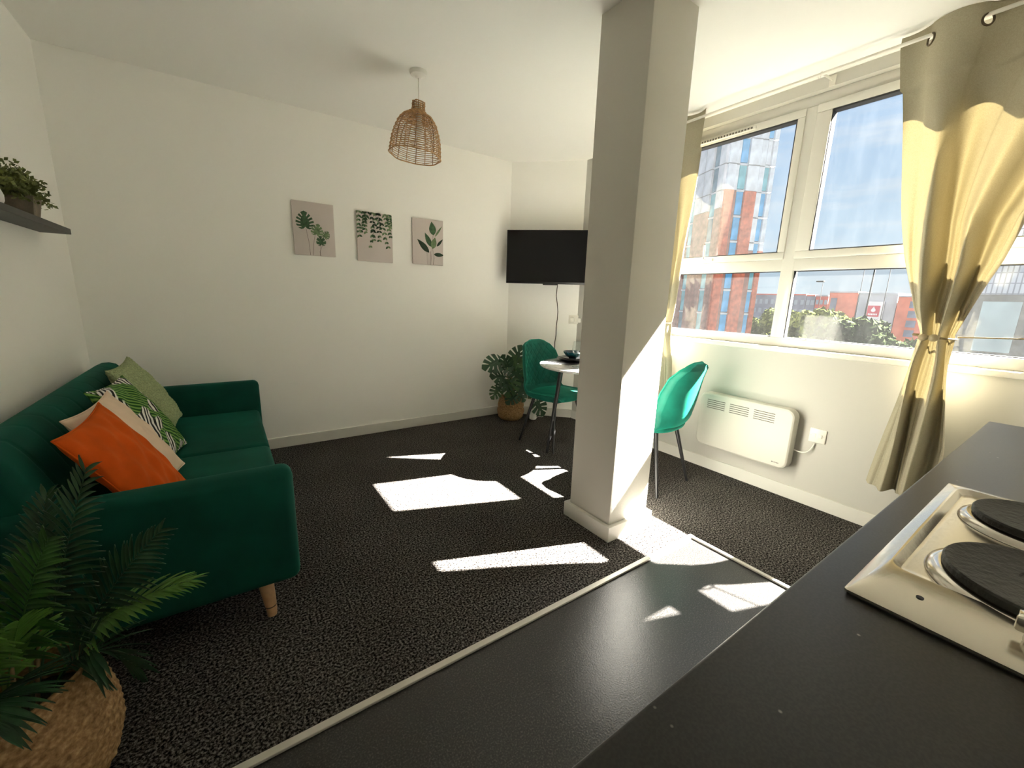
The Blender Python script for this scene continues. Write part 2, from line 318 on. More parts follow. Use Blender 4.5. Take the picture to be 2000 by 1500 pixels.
def box(bm, x0, x1, y0, y1, z0, z1, bev=0.0, seg=2, M=None):
    r = bmesh.ops.create_cube(bm, size=1.0); vs_ = r['verts']
    T = Matrix.Translation(((x0+x1)/2, (y0+y1)/2, (z0+z1)/2)) @ Matrix.Diagonal((abs(x1-x0), abs(y1-y0), abs(z1-z0), 1))
    if bev > 0:
        bmesh.ops.transform(bm, matrix=T, verts=vs_)
        ed = list({e for v in vs_ for e in v.link_edges})
        rr = bmesh.ops.bevel(bm, geom=ed, offset=bev, segments=seg, affect='EDGES', profile=0.5)
        vs_ = list({v for f in rr['faces'] for v in f.verts} | {v for v in vs_ if v.is_valid})
        if M is not None: bmesh.ops.transform(bm, matrix=M, verts=vs_)
    else:
        bmesh.ops.transform(bm, matrix=(M @ T) if M is not None else T, verts=vs_)
    return bm
def bbox(*a, **k): return box(B(), *a, **k)
def tube(bm, pts, r, n=8, cap=True):
    pts = [Vector(p) for p in pts]; R = r if isinstance(r, (list, tuple)) else [r]*len(pts)
    rings = []; prev = None
    for i, p in enumerate(pts):
        t = (pts[min(i+1, len(pts)-1)] - pts[max(i-1, 0)]).normalized()
        if prev is None:
            a = Vector((0, 0, 1)) if abs(t.z) < 0.9 else Vector((1, 0, 0)); u = t.cross(a).normalized()
        else: u = (prev - t*prev.dot(t)).normalized()
        prev = u; v = t.cross(u)
        rings.append([bm.verts.new(p + (u*math.cos(2*PI*k/n) + v*math.sin(2*PI*k/n))*R[i]) for k in range(n)])
    for a, b in zip(rings, rings[1:]):
        for k in range(n): bm.faces.new((a[k], a[(k+1) % n], b[(k+1) % n], b[k]))
    if cap: bm.faces.new(rings[0][::-1]); bm.faces.new(rings[-1])
    return bm
def lathe(bm, prof, c=(0, 0, 0), n=32, wob=None):
    rings = []
    for (r, z) in prof:
        if r < 1e-6: rings.append([bm.verts.new((c[0], c[1], c[2]+z))])
        else: rings.append([bm.verts.new((c[0]+(r+(wob(2*PI*k/n, z) if wob else 0))*math.cos(2*PI*k/n), c[1]+(r+(wob(2*PI*k/n, z) if wob else 0))*math.sin(2*PI*k/n), c[2]+z)) for k in range(n)])
    for a, b in zip(rings, rings[1:]):
        if len(a) == 1 and len(b) == 1: continue
        for k in range(n):
            k2 = (k+1) % n
            if len(a) == 1: bm.faces.new((a[0], b[k2], b[k]))
            elif len(b) == 1: bm.faces.new((a[k], a[k2], b[0]))
            else: bm.faces.new((a[k], a[k2], b[k2], b[k]))
    return bm
def ring(bm, c, r, rt, n=40, m=6, M=None, ry=None):
    R = []
    for i in range(n):
        t = 2*PI*i/n; row = []
        for j in range(m):
            s = 2*PI*j/m; rr = r + rt*math.cos(s)
            p = Vector((rr*math.cos(t), rr*math.sin(t), rt*math.sin(s)))
            if M is not None: p = M @ p
            row.append(bm.verts.new(Vector(c)+p))
        R.append(row)
    for i in range(n):
        a, b = R[i], R[(i+1) % n]
        for j in range(m): bm.faces.new((a[j], b[j], b[(j+1) % m], a[(j+1) % m]))
    return bm
def grid(bm, nu, nv, fn, closed_u=False, skip=None):
    V = [[bm.verts.new(fn(i/(nu if closed_u else nu-1), j/(nv-1))) for j in range(nv)] for i in range(nu)]
    for i in range(nu if closed_u else nu-1):
        for j in range(nv-1):
            if skip and skip((i+0.5)/(nu-1), (j+0.5)/(nv-1)): continue
            i2 = (i+1) % nu
            bm.faces.new((V[i][j], V[i2][j], V[i2][j+1], V[i][j+1]))
    return V
def poly(bm, pts, M=None):
    vs_ = [bm.verts.new((M @ Vector(p)) if M is not None else Vector(p)) for p in pts]
    f = bm.faces.new(vs_); bmesh.ops.triangulate(bm, faces=[f]); return bm
def prism(bm, xy, z0, z1):
    a = [bm.verts.new((x, y, z0)) for x, y in xy]; b = [bm.verts.new((x, y, z1)) for x, y in xy]; n = len(xy)
    bm.faces.new(a[::-1]); bm.faces.new(b)
    for k in range(n): bm.faces.new((a[k], a[(k+1) % n], b[(k+1) % n], b[k]))
    return bm
def bez(p0, p1, p2, p3, n):
    P = [Vector(p) for p in (p0, p1, p2, p3)]; o = []
    for i in range(n+1):
        t = i/n; s = 1-t
        o.append(P[0]*s**3 + P[1]*3*s*s*t + P[2]*3*s*t*t + P[3]*t**3)
    return o
def interp(tab, z):
    tab = sorted(tab)
    if z <= tab[0][0]: return tab[0][1]
    for (a, va), (b, vb) in zip(tab, tab[1:]):
        if z <= b:
            t = (z-a)/(b-a); return va + (vb-va)*t
    return tab[-1][1]

# ================================================================== ROOM SHELL
XL, YP, XW, H = -0.738, 3.648, 2.979, 2.551
YK = -0.47            # kitchen wall behind the worktop
CHX, CHY = 2.462, 3.131   # chamfered corner wall: (CHX,YP) -> (XW,CHY)
VX, VY = 1.985, 1.092     # vinyl area corner
T = 0.14
struct('floor', prism(B(), [(XL-T, VY), (VX, VY), (VX, YK-T), (XW+0.02, YK-T), (XW+0.02, CHY), (CHX, YP+0.02), (XL-T, YP+0.02)], -0.2, 0.0), 'carpet', label='dark speckled brown-grey carpet over the living area')
struct('floor_vinyl', prism(B(), [(XL-T, YK-T), (VX, YK-T), (VX, VY), (XL-T, VY)], -0.2, -0.005), 'vinyl', label='dark semi-gloss vinyl floor in front of the kitchen worktop')
struct('trim_1', bbox(XL, VX+0.02, VY-0.010, VY+0.014, -0.004, 0.006, bev=0.002), 'threshold', label='pale metal threshold strip between carpet and vinyl')
struct('trim_2', bbox(VX-0.006, VX+0.014, YK, VY-0.010, -0.004, 0.006, bev=0.002), 'threshold', label='pale metal threshold strip along the end of the vinyl by the worktop')
struct('ceiling', prism(B(), [(XL-T, YK-T), (XW+0.16, YK-T), (XW+0.16, CHY+0.1), (CHX+0.1, YP+T), (XL-T, YP+T)], H, H+0.15), 'ceiling_paint')
struct('wall_left', bbox(XL-T, XL, YK-T, YP+T, -0.2, H), 'wall_paint')
struct('wall_back', bbox(XL, CHX+0.12, YP, YP+T, -0.2, H), 'wall_paint')
struct('wall_corner', prism(B(), [(CHX, YP), (XW, CHY), (XW+0.2, CHY), (XW+0.2, YP+T), (CHX, YP+T)], -0.2, H), 'wall_paint')
struct('wall_kitchen', bbox(XL, XW+0.2, YK-T, YK, -0.2, H), 'wall_paint')
# window wall with one opening
OY0, OY1, OZ0, OZ1 = 0.095, 2.40, 0.953, 2.4875
bm = B(); XO = XW+0.16
box(bm, XW, XO, YK, OY0, -0.2, H); box(bm, XW, XO, OY1, CHY+0.0, -0.2, H)
box(bm, XW, XO, OY0, OY1, -0.2, OZ0); box(bm, XW, XO, OY0, OY1, OZ1, H)
struct('wall_window', bm, 'wall_paint_window_dimmed')
# skirting boards
BH, BT = 0.087, 0.016
def skirt(name, x0, x1, y0, y1): struct(name, bbox(x0, x1, y0, y1, 0, BH, bev=0.003), 'trim_white')
skirt('baseboard_back', XL, CHX-0.004, YP-BT, YP)
skirt('baseboard_left', XL, XL+BT, VY+0.02, YP-BT)
skirt('baseboard_window', XW-BT, XW, YK, CHY-0.006)
Mc = Matrix.Translation(((CHX+XW)/2, (YP+CHY)/2, 0)) @ Matrix.Rotation(-PI/4, 4, 'Z')
hl = math.hypot(XW-CHX, YP-CHY)/2
struct('baseboard_corner', box(B(), -hl+0.008, hl-0.008, -BT, 0, 0, BH, bev=0.003, M=Mc), 'trim_white')
# column
CX, CY, CW, CD = 1.574, 1.318, 0.307, 0.302
struct('column', bbox(CX, CX+CW, CY, CY+CD, 0, H, bev=0.004), 'wall_paint_beige_dimmed', smooth=0.6, label='square cream painted column standing between sofa area and window')
bm = B(); pe = 0.0235
for a in ((CX-pe, CX+CW+pe, CY-pe, CY), (CX-pe, CX+CW+pe, CY+CD, CY+CD+pe), (CX-pe, CX, CY, CY+CD), (CX+CW, CX+CW+pe, CY, CY+CD)): box(bm, *a, 0, 0.082)
struct('baseboard_column', bm, 'trim_white')

# ------------------------------------------------------------------ window
win = thing('window_1', 'white plastic framed window of four lights with opening top sashes', None, (3.06, 1.24, OZ0), kind='structure')
FX0, FX1 = 3.025, 3.095
FY0, FY1, FZ0, FZ1 = OY0, OY1, 0.985, OZ1
GT, TRB, TRT, GB = 2.371, 1.472, 1.545, 1.043
ML, MR = 1.300, 1.226
def fbar(nm, y0, y1, z0, z1, x0=FX0, x1=FX1, m='upvc', par=win, bev=0.004): return obj(nm, bbox(x0, x1, y0, y1, z0, z1, bev=bev), m, par, smooth=0.6)
fbar('frame_head', FY0, FY1, 2.425, FZ1); fbar('frame_bottom', FY0, FY1, FZ0, GB)
fbar('frame_jamb', FY0, 0.150, GB, 2.425); fbar('frame_jamb', 2.330, FY1, GB, 2.425)
fbar('transom', 0.150, 2.330, TRB, TRT, x0=FX0-0.002); fbar('mullion', MR, ML, GB, 2.425, x0=FX0-0.004)
obj('window_sill', bbox(2.958, FX0+0.03, OY0-0.0, OY1, OZ0, FZ0, bev=0.006), 'trim_white', win, smooth=0.6)
def sash(y0, y1, wl, wr):
    z0, z1 = TRT, 2.425; xs0, xs1 = FX0-0.014, FX0+0.040
    bm = B(); box(bm, xs0, xs1, y0, y1, z0, z0+0.045, bev=0.006); box(bm, xs0, xs1, y0, y1, z1-0.047, z1, bev=0.006)
    box(bm, xs0, xs1, y0, y0+wl, z0+0.045, z1-0.047, bev=0.006); box(bm, xs0, xs1, y1-wr, y1, z0+0.045, z1-0.047, bev=0.006)
    s = obj('sash', bm, 'upvc', win, smooth=0.6)
    bm = B(); a, b, c, d = y0+wl, y1-wr, z0+0.045, z1-0.047; g = 0.005
    for q in ((a, b, c, c+g), (a, b, d-g*2, d), (a, a+g, c, d), (b-g, b, c, d)): box(bm, xs0+0.004, xs1, q[0], q[1], q[2], q[3])
    obj('seal', bm, 'rubber_seal', s)
    obj('pane', bbox(3.058, 3.062, y0+wl-0.008, y1-wr+0.008, z0+0.037, z1-0.039), 'window_glass', s)
    return s
sl = sash(ML-0.008, 2.325, 0.044, 0.056); sr = sash(0.138, MR+0.008, 0.056, 0.080)
def lower(y0, y1):
    obj('pane', bbox(3.058, 3.062, y0-0.006, y1+0.006, GB-0.006, TRB+0.006), 'window_glass', win)
    bm = B(); g = 0.005
    for q in ((y0, y1, GB, GB+g), (y0, y1, TRB-g, TRB), (y0, y0+g, GB, TRB), (y1-g, y1, GB, TRB)): box(bm, 3.040, 3.060, *q)
    obj('seal', bm, 'rubber_seal', win)
lower(ML, 2.330); lower(0.150, MR)
def handle(par, y):
    bm = B(); box(bm, FX0-0.028, FX0-0.013, y-0.055, y+0.015, TRT+0.012, TRT+0.034, bev=0.004)
    tube(bm, [(FX0-0.026, y, TRT+0.025), (FX0-0.052, y, TRT+0.030), (FX0-0.054, y+0.002, TRT+0.075), (FX0-0.050, y+0.004, TRT+0.125)], [0.009, 0.009, 0.008, 0.006])
    obj('handle', bm, 'upvc', par, smooth=0.8)
handle(sl, 1.82); handle(sr, 0.62)
bm = B(); box(bm, FX0-0.026, FX0-0.012, 1.58, 2.10, 2.390, 2.412, bev=0.004)
v = obj('trickle_vent', bm, 'upvc', sl)
bm = B()
for k in range(24): box(bm, FX0-0.0275, FX0-0.025, 1.60+k*0.0205, 1.613+k*0.0205, 2.395, 2.406)
obj('vent_slot', bm, 'slot_shadow', v)

# ================================================================== SOFA
sofa = thing('sofa', 'dark green velvet two-seat sofa on wooden legs against the left wall', 'sofa', (-0.29, 2.56, 0))
SX0, SX1, SY0, SY1 = -0.700, 0.155, 1.620, 3.505
def soft(x0, x1, y0, y1, z0, z1, bev, seg=4, M=None, sub=0): return box(B(), x0, x1, y0, y1, z0, z1, bev=bev, seg=seg, M=M)
for nm, y0, y1 in (('armrest', SY0, SY0+0.105), ('armrest', SY1-0.105, SY1)):
    obj(nm, soft(-0.62, SX1, y0, y1, 0.145, 0.605, 0.035), 'green_velvet', sofa, smooth=1.2)
obj('base', soft(-0.62, SX1-0.03, SY0+0.10, SY1-0.10, 0.16, 0.285, 0.02), 'green_velvet', sofa, smooth=1.2)
ym = 2.5625
for y0, y1 in ((SY0+0.106, ym-0.003), (ym+0.003, SY1-0.106)):
    def fn(u, v, y0=y0, y1=y1):
        return None
    bm = soft(-0.46, SX1-0.015, y0, y1, 0.283, 0.405, 0.03)
    obj('seat_cushion', bm, 'green_velvet', sofa, smooth=1.2)
# backrest: padded, reclined, with stitched vertical channels
def back_surface():
    bm = B(); nu, nv = 220, 40
    y0, y1 = SY0+0.035, SY1-0.065
    prof = [(-0.42, 0.40), (-0.435, 0.47), (-0.475, 0.58), (-0.515, 0.68), (-0.545, 0.745), (-0.575, 0.782), (-0.615, 0.795), (-0.655, 0.785), (-0.685, 0.75), (-0.695, 0.68), (-0.70, 0.45), (-0.70, 0.30), (-0.45, 0.30)]
    L = [0]
    for a, b in zip(prof, prof[1:]): L.append(L[-1]+math.hypot(b[0]-a[0], b[1]-a[1]))
    def fn(u, v):
        s = v*L[-1]; k = max(i for i in range(len(L)-1) if L[i] <= s+1e-9); t = (s-L[k])/(L[k+1]-L[k])
        x = prof[k][0]+(prof[k+1][0]-prof[k][0])*t; z = prof[k][1]+(prof[k+1][1]-prof[k][1])*t
        y = y0+(y1-y0)*u
        d = min(y-y0, y1-y); e = max(0.0, 1-d/0.05); sh = 0.045*(1-math.sqrt(max(0, 1-e*e)))
        cx_, cz_ = -0.60, 0.55; 
        ch = abs(math.sin(PI*(y-y0)/0.155+0.25*math.sin(9*y))); g = 0.0075*max(0, 1-ch*5)*min(1, max(0, (0.80-z)/0.06)) if (z > 0.42 and x > -0.66) else 0
        dx, dz = x-cx_, z-cz_; q = math.hypot(dx, dz) or 1; f = 1-(sh+g)/q
        return Vector((cx_+dx*f, y, cz_+dz*f))
    V = grid(bm, nu, nv, fn)
    bm.faces.new([V[0][j] for j in range(nv)]); bm.faces.new([V[-1][j] for j in range(nv)][::-1])
    return bm
obj('backrest', back_surface(), 'green_velvet', sofa, smooth=1.0)
for (lx, ly) in ((0.045, 1.665), (0.045, 3.46), (-0.58, 1.665), (-0.58, 3.46)):
    sx = 0.012 if lx > 0 else -0.012
    leg = obj('leg', tube(B(), [(lx-sx, ly+(0.02 if ly < 2 else -0.02), 0.15), (lx, ly, 0.028), (lx, ly, 0.0)], [0.028, 0.019, 0.017], n=16), 'beech', sofa, smooth=0.7)
    obj('leg_band', tube(B(), [(lx-sx*0.16, ly, 0.046), (lx-sx*0.12, ly, 0.041)], [0.0208, 0.0206], n=16, cap=False), 'cable_brown', leg, smooth=0.7)

# ------------------------------------------------------------------ cushions on the sofa
def pillow(wd, ht, th, wr=0.004, seed=0, knit=False, n=56):
    rnd = random.Random(seed); ph = [rnd.uniform(0, 6) for _ in range(8)]
    bm = B(); rows = {}
    def pt(u, v, side):
        uu, vv = 2*u-1, 2*v-1
        x = uu*wd/2*(1-0.085*(1-vv*vv)); y = vv*ht/2*(1-0.085*(1-uu*uu))
        t = max(0.0, (1-uu**2))**0.48*max(0.0, (1-vv**2))**0.48
        edge = min(1-abs(uu), 1-abs(vv))
        w_ = wr*(math.sin(9*uu+4*vv+ph[0])+math.sin(-6*uu+11*vv+ph[1])+0.7*math.sin(17*uu-8*vv+ph[2]))*min(1, edge*6)
        z = side*(th/2*t + w_*0.6)
        if knit and edge > 0.03: z += side*0.006*(abs(math.sin(PI*9*uu))*(0.5+0.5*abs(math.sin(PI*13*vv+(math.floor(9*uu) % 2)*PI/2))))
        return Vector((x, y, z if edge > 1e-6 else 0))
    for side in (1, -1):
        for i in range(n+1):
            for j in range(n+1):
                on = i in (0, n) or j in (0, n)
                key = (i, j, 0 if on else side)
                if key not in rows: rows[key] = bm.verts.new(pt(i/n, j/n, side))
    for side in (1, -1):
        for i in range(n):
            for j in range(n):
                q = []
                for (a, b) in ((i, j), (i+1, j), (i+1, j+1), (i, j+1)):
                    q.append(rows[(a, b, 0 if (a in (0, n) or b in (0, n)) else side)])
                bm.faces.new(q if side > 0 else q[::-1])
    return bm
def cushion(name, label, m, c, lean, yaw, spin, size, th, seed, knit=False):
    # local: X = along the sofa, Y = up, Z = facing the room
    t = thing(name, label, 'cushion', c)
    M = Matrix.Translation(Vector(c)) @ Matrix.Rotation(yaw, 4, 'Z') @ Matrix(((0, 0, 1, 0), (1, 0, 0, 0), (0, 1, 0, 0), (0, 0, 0, 1))) @ Matrix.Rotation(-lean, 4, 'X') @ Matrix.Rotation(spin, 4, 'Z')
    t.rotation_euler = (0, 0, 0); t.location = (0, 0, 0); t.matrix_world = M; WORLD[t.name] = M
    cov = obj('cover', pillow(size[0], size[1], th, seed=seed, knit=knit, n=84 if knit else 56), m, t, smooth=3.2, local=True)
    pts = []
    for k in range(160):
        a = k/160*4; s, q = int(a), (a-int(a))*2-1
        uu, vv = [(q, -1), (1, q), (-q, 1), (-1, -q)][s]
        pts.append((uu*size[0]/2*(1-0.085*(1-vv*vv)), vv*size[1]/2*(1-0.085*(1-uu*uu)), 0))
    if not knit: obj('seam', tube(B(), pts+[pts[0]], 0.003, n=5, cap=False), m, t, smooth=3.2, local=True)
    return t
cushion('cushion', 'fluffy ribbed sage green cushion, farthest on the sofa', 'sage_knit', (-0.400, 3.020, 0.640), 0.50, -0.06, 0.03, (0.45, 0.45), 0.11, 4, knit=True)
cushion('cushion', 'palm leaf print cushion with black and white stripes behind the cream cushion', 'palm_print', (-0.372, 2.555, 0.612), 0.52, -0.10, -0.02, (0.45, 0.45), 0.11, 3)
cushion('cushion', 'plain cream cotton cushion between leaf print and orange cushions', 'cream_cotton', (-0.362, 2.190, 0.604), 0.54, -0.12, 0.03, (0.44, 0.44), 0.11, 2)
cushion('cushion', 'burnt orange velvet cushion at the near end of the sofa', 'orange_velvet', (-0.335, 1.950, 0.606), 0.54, -0.08, 0.04, (0.44, 0.44), 0.11, 1)

# ================================================================== BASKETS AND PLANTS
def basket(par, c, R, hgt, rim, seed, fold=None, tilt=0.0):
    bm = B(); n, rows = 220, 90
    prof = [(0.0, 0.012), (R*0.72, 0.0), (R*0.90, hgt*0.10), (R, hgt*0.34), (R*0.985, hgt*0.55), (R*0.90, hgt*0.78), (rim, hgt)]
    L = [0]
    for a, b in zip(prof, prof[1:]): L.append(L[-1]+math.hypot(b[0]-a[0], b[1]-a[1]))
    def fn(u, v):
        s = v*L[-1]; k = max(i for i in range(len(L)-1) if L[i] <= s+1e-9); t = min(1, (s-L[k])/(L[k+1]-L[k])); t2 = t
        r = prof[k][0]+(prof[k+1][0]-prof[k][0])*t2; z = prof[k][1]+(prof[k+1][1]-prof[k][1])*t2
        th = 2*PI*u; row = math.floor(s/0.011)
        wv = 0.0026*math.sin(30*th+row*PI)*abs(math.sin(PI*s/0.011)) + 0.0012*abs(math.sin(PI*s/0.011))
        if fold and abs(s-fold[0]) < fold[1]: wv -= 0.016*(1-abs(s-fold[0])/fold[1])
        r += wv + 0.006*math.sin(3*th+seed)*(z/hgt); z += 0.010*math.sin(2*th+seed)*(z/hgt)**2 + tilt*math.cos(th+seed)*(z/hgt)**2
        return Vector((c[0]+r*math.cos(th), c[1]+r*math.sin(th), c[2]+max(0.001, z)))
    grid(bm, n, rows, fn, closed_u=True)
    o = obj('basket', bm, 'seagrass', par, smooth=3.2)
    md = o.modifiers.new('wall', 'SOLIDIFY'); md.thickness = 0.006; md.offset = -1
    pts = [fn(k/80, 1.0) for k in range(81)]
    obj('basket_rim', tube(B(), pts, 0.006, n=6, cap=False), 'seagrass', o, smooth=3.2)
    obj('soil', lathe(B(), [(0, hgt*0.62), (R*0.93, hgt*0.60)], c, 28), 'soil', par, smooth=3.2)
    return o
def frond(par, base, mid, tip, m, width=0.13, n=17, droop=0.3, seed=0, start=0.32, stalk_r=0.0035, side=None):
    rnd = random.Random(seed); base, mid, tip = Vector(base), Vector(mid), Vector(tip)
    path = bez(base, base.lerp(mid, 0.75), mid.lerp(tip, 0.35), tip, 40)
    bm = B(); tube(bm, path, [stalk_r*(1-0.75*i/40) for i in range(41)], n=6)
    if side is None:
        ax = (tip-base); side = ax.cross(Vector((0, 0, 1)))
        if side.length < 1e-3: side = Vector((1, 0, 0))
    side = Vector(side).normalized()
    for k in range(n):
        t = start + (1-start)*(k+0.3)/n; fi = t*40; i = min(39, int(fi)); p = path[i].lerp(path[i+1], fi-i)
        tang = (path[min(40, i+2)]-path[max(0, i-1)]).normalized(); sd_ = (side - tang*side.dot(tang)).normalized(); nrm = sd_.cross(tang)
        if nrm.z < 0: nrm = -nrm
        f = (t-start)/(1-start); ln = 1.12*width*(0.55+0.55*math.sin(PI*min(1, f*0.8+0.18)))*(1-0.35*f)*rnd.uniform(0.9, 1.08)
        for sgn in (-1, 1):
            ang = (1.08-0.62*f)+rnd.uniform(-0.06, 0.06)
            d = (tang*math.cos(ang) + sd_*sgn*math.sin(ang) + nrm*rnd.uniform(0.02, 0.22)).normalized()
            wv = d.cross(nrm).normalized(); hw = 0.0050*(0.75+0.5*ln/width)
            prev = None
            for q in range(6):
                s = q/5; c_ = p + d*ln*s + Vector((0, 0, -1))*ln*droop*s*s
                hw_ = hw*(0.35+1.6*s*(1-s)*2.2)*(1-s)**0.35 if s < 1 else 0.0004
                a = bm.verts.new(c_ - wv*hw_ + nrm*0.0015); m_ = bm.verts.new(c_ - nrm*0.0015); b = bm.verts.new(c_ + wv*hw_ + nrm*0.0015)
                if prev: bm.faces.new((prev[0], prev[1], m_, a)); bm.faces.new((prev[1], prev[2], b, m_))
                prev = (a, m_, b)
    return obj('frond', bm, m, par, smooth=3.2)
PC = (-0.515, 1.315, 0)
palm = thing('potted_palm', 'artificial palm in a woven seagrass basket beside the near sofa arm', 'plant', PC)
basket(palm, PC, 0.188, 0.305, 0.150, 0.9, tilt=0.02)
bx, by = PC[0], PC[1]
FR = [  # base offset, mid, tip, material, width
 ((0.03, 0.0), (-0.42, 1.32, 0.46), (-0.300, 1.300, 0.830), 'leaf_dark', 0.125, 20),
 ((0.05, 0.03), (-0.40, 1.36, 0.44), (-0.145, 1.330, 0.445), 'leaf_light', 0.115, 18),
 ((0.04, 0.05), (-0.37, 1.40, 0.42), (-0.195, 1.360, 0.605), 'leaf_dark', 0.110, 17),
 ((0.05, 0.0), (-0.38, 1.30, 0.46), (-0.265, 1.250, 0.290), 'leaf_dark', 0.105, 16),
 ((0.0, -0.02), (-0.46, 1.28, 0.50), (-0.365, 1.240, 0.700), 'leaf_mid', 0.120, 18),
 ((-0.03, 0.0), (-0.52, 1.30, 0.55), (-0.520, 1.300, 0.830), 'leaf_mid', 0.130, 18),
 ((-0.02, -0.03), (-0.50, 1.26, 0.50), (-0.500, 1.120, 0.690), 'leaf_light', 0.120, 18),
 ((0.0, -0.05), (-0.47, 1.22, 0.48), (-0.430, 1.060, 0.400), 'leaf_dark', 0.130, 18),
 ((-0.04, -0.03), (-0.54, 1.22, 0.52), (-0.560, 1.020, 0.520), 'leaf_dark', 0.125, 18),
 ((-0.04, 0.02), (-0.56, 1.36, 0.55), (-0.620, 1.400, 0.800), 'leaf_mid', 0.110, 16),
 ((0.02, 0.04), (-0.46, 1.40, 0.50), (-0.420, 1.480, 0.720), 'leaf_dark', 0.115, 17),
 ((-0.01, -0.01), (-0.47, 1.27, 0.44), (-0.410, 1.170, 0.560), 'leaf_light', 0.105, 16),
]
camr = (0.82, -0.57, 0)
for k, ((ox, oy), md_, tp, m_, wd_, n_) in enumerate(FR):
    sd_ = camr if abs(Vector(tp).z-Vector(md_).z) > 0.15 else None
    frond(palm, (bx+ox, by+oy, 0.17), md_, tp, m_, wd_, int(n_*1.35), droop=0.28, seed=k, start=0.36, side=sd_)
for k in range(7):
    a = k*0.9; obj('stem', tube(B(), [(bx+0.04*math.cos(a), by+0.04*math.sin(a), 0.16), (bx+0.07*math.cos(a), by+0.07*math.sin(a), 0.38), (bx+0.09*math.cos(a), by+0.09*math.sin(a), 0.46)], [0.005, 0.004, 0.003], n=6), 'stalk' if k % 3 else 'dry_stalk', palm, smooth=3.2)

def monstera_outline(slits=4, w=0.5, notch=0.55):
    def r(a): return None
    half = []
    # right half outline from the stalk notch round to the tip, unit leaf: stalk at (0,0), tip at (0,1)
    base = [(0.0, 0.05), (0.10, -0.06), (0.24, -0.10), (0.40, -0.02), (0.50, 0.14), (0.53, 0.32), (0.49, 0.50), (0.41, 0.66), (0.29, 0.81), (0.15, 0.93), (0.0, 1.0)]
    def at(t):
        f = t*(len(base)-1); i = min(len(base)-2, int(f)); q = f-i
        return (base[i][0]+(base[i+1][0]-base[i][0])*q, base[i][1]+(base[i+1][1]-base[i][1])*q)
    N = 40; ts = [0.34+0.50*k/max(1, slits-1) for k in range(slits)]; hw_ = 0.026
    marks = sorted([(k/N, 0) for k in range(N+1) if all(abs(k/N-q) > hw_*1.2 for q in ts)] + [(q-hw_, 0) for q in ts] + [(q-hw_*0.8, 1) for q in ts] + [(q+hw_*0.8, 1) for q in ts] + [(q+hw_, 0) for q in ts])
    for t, inner in marks:
        x, y = at(t)
        if inner: x, y = x*(1-notch), 0.10+(y-0.10)*(1-notch*0.42)-0.02
        half.append((x*w/0.5, y))
    return half
def leaf_mesh(bm, M, size, slits=4, w=0.5, fold=0.12, curl=0.15, notch=0.6):
    h = monstera_outline(slits, w, notch)
    for sgn in (1, -1):
        mid = [(0.0, y) for y in (0.8, 0.6, 0.4, 0.2)]
        pts = [(x*sgn, y) for x, y in h] + mid
        vs_ = [bm.verts.new((x, y, 0)) for x, y in pts]      # flat first, so the slits survive triangulation; then fold and curl
        f = bm.faces.new(vs_ if sgn > 0 else vs_[::-1]); f.normal_update(); bmesh.ops.triangulate(bm, faces=[f], ngon_method='EAR_CLIP')
        for v_ in vs_:
            x, y = v_.co.x, v_.co.y; v_.co = M @ Vector((x*size, y*size, (abs(x)*fold - curl*(y-0.3)**2 - 0.35*x*x)*size))
def frame_to(p, yaxis, normal):
    y = Vector(yaxis).normalized(); z = Vector(normal); z = (z - y*z.dot(y)).normalized(); x_ = y.cross(z)
    return Matrix(((x_.x, y.x, z.x, p[0]), (x_.y, y.y, z.y, p[1]), (x_.z, y.z, z.z, p[2]), (0, 0, 0, 1)))
MC = (2.385, 3.430, 0)
mon = thing('potted_monstera', 'artificial monstera with split leaves in a small belly basket by the corner', 'plant', MC)
basket(mon, MC, 0.140, 0.235, 0.112, 2.2, fold=(0.235, 0.016))
toc = Vector((-0.57, -0.82, 0.0))
LV = [  # leaf centre, direction of the tip, size, light?
 ((2.10, 3.33, 0.615), (-0.75, 0.15, -0.25), 0.165, 0), ((2.40, 3.36, 0.665), (0.25, -0.05, 0.75), 0.165, 0), ((2.17, 3.32, 0.475), (-0.6, -0.1, 0.15), 0.170, 0),
 ((2.27, 3.33, 0.575), (-0.55, 0.1, 0.35), 0.150, 0), ((2.28, 3.30, 0.385), (-0.30, -0.1, -0.75), 0.165, 1), ((2.14, 3.34, 0.325), (-0.45, 0.0, -0.6), 0.110, 1),
 ((2.50, 3.28, 0.445), (0.55, -0.3, 0.1), 0.160, 0), ((2.44, 3.28, 0.560), (0.45, -0.3, -0.35), 0.150, 1), ((2.55, 3.16, 0.170), (0.35, -0.25, -0.7), 0.150, 0),
 ((2.46, 3.27, 0.345), (0.35, -0.2, -0.65), 0.160, 0), ((2.36, 3.28, 0.470), (0.2, -0.2, -0.7), 0.150, 0), ((2.30, 3.28, 0.262), (-0.5, -0.1, -0.3), 0.130, 0), ((2.52, 3.35, 0.60), (0.5, -0.2, 0.4), 0.14, 1),
 ((2.22, 3.30, 0.62), (-0.3, -0.1, 0.5), 0.13, 0), ((2.20, 3.28, 0.40), (-0.55, -0.1, -0.1), 0.14, 0), ((2.42, 3.26, 0.40), (0.1, -0.2, -0.5), 0.15, 0), ((2.36, 3.33, 0.58), (-0.1, 0.0, 0.6), 0.14, 1), ((2.37, 3.24, 0.30), (0.2, -0.2, -0.5), 0.12, 0)]
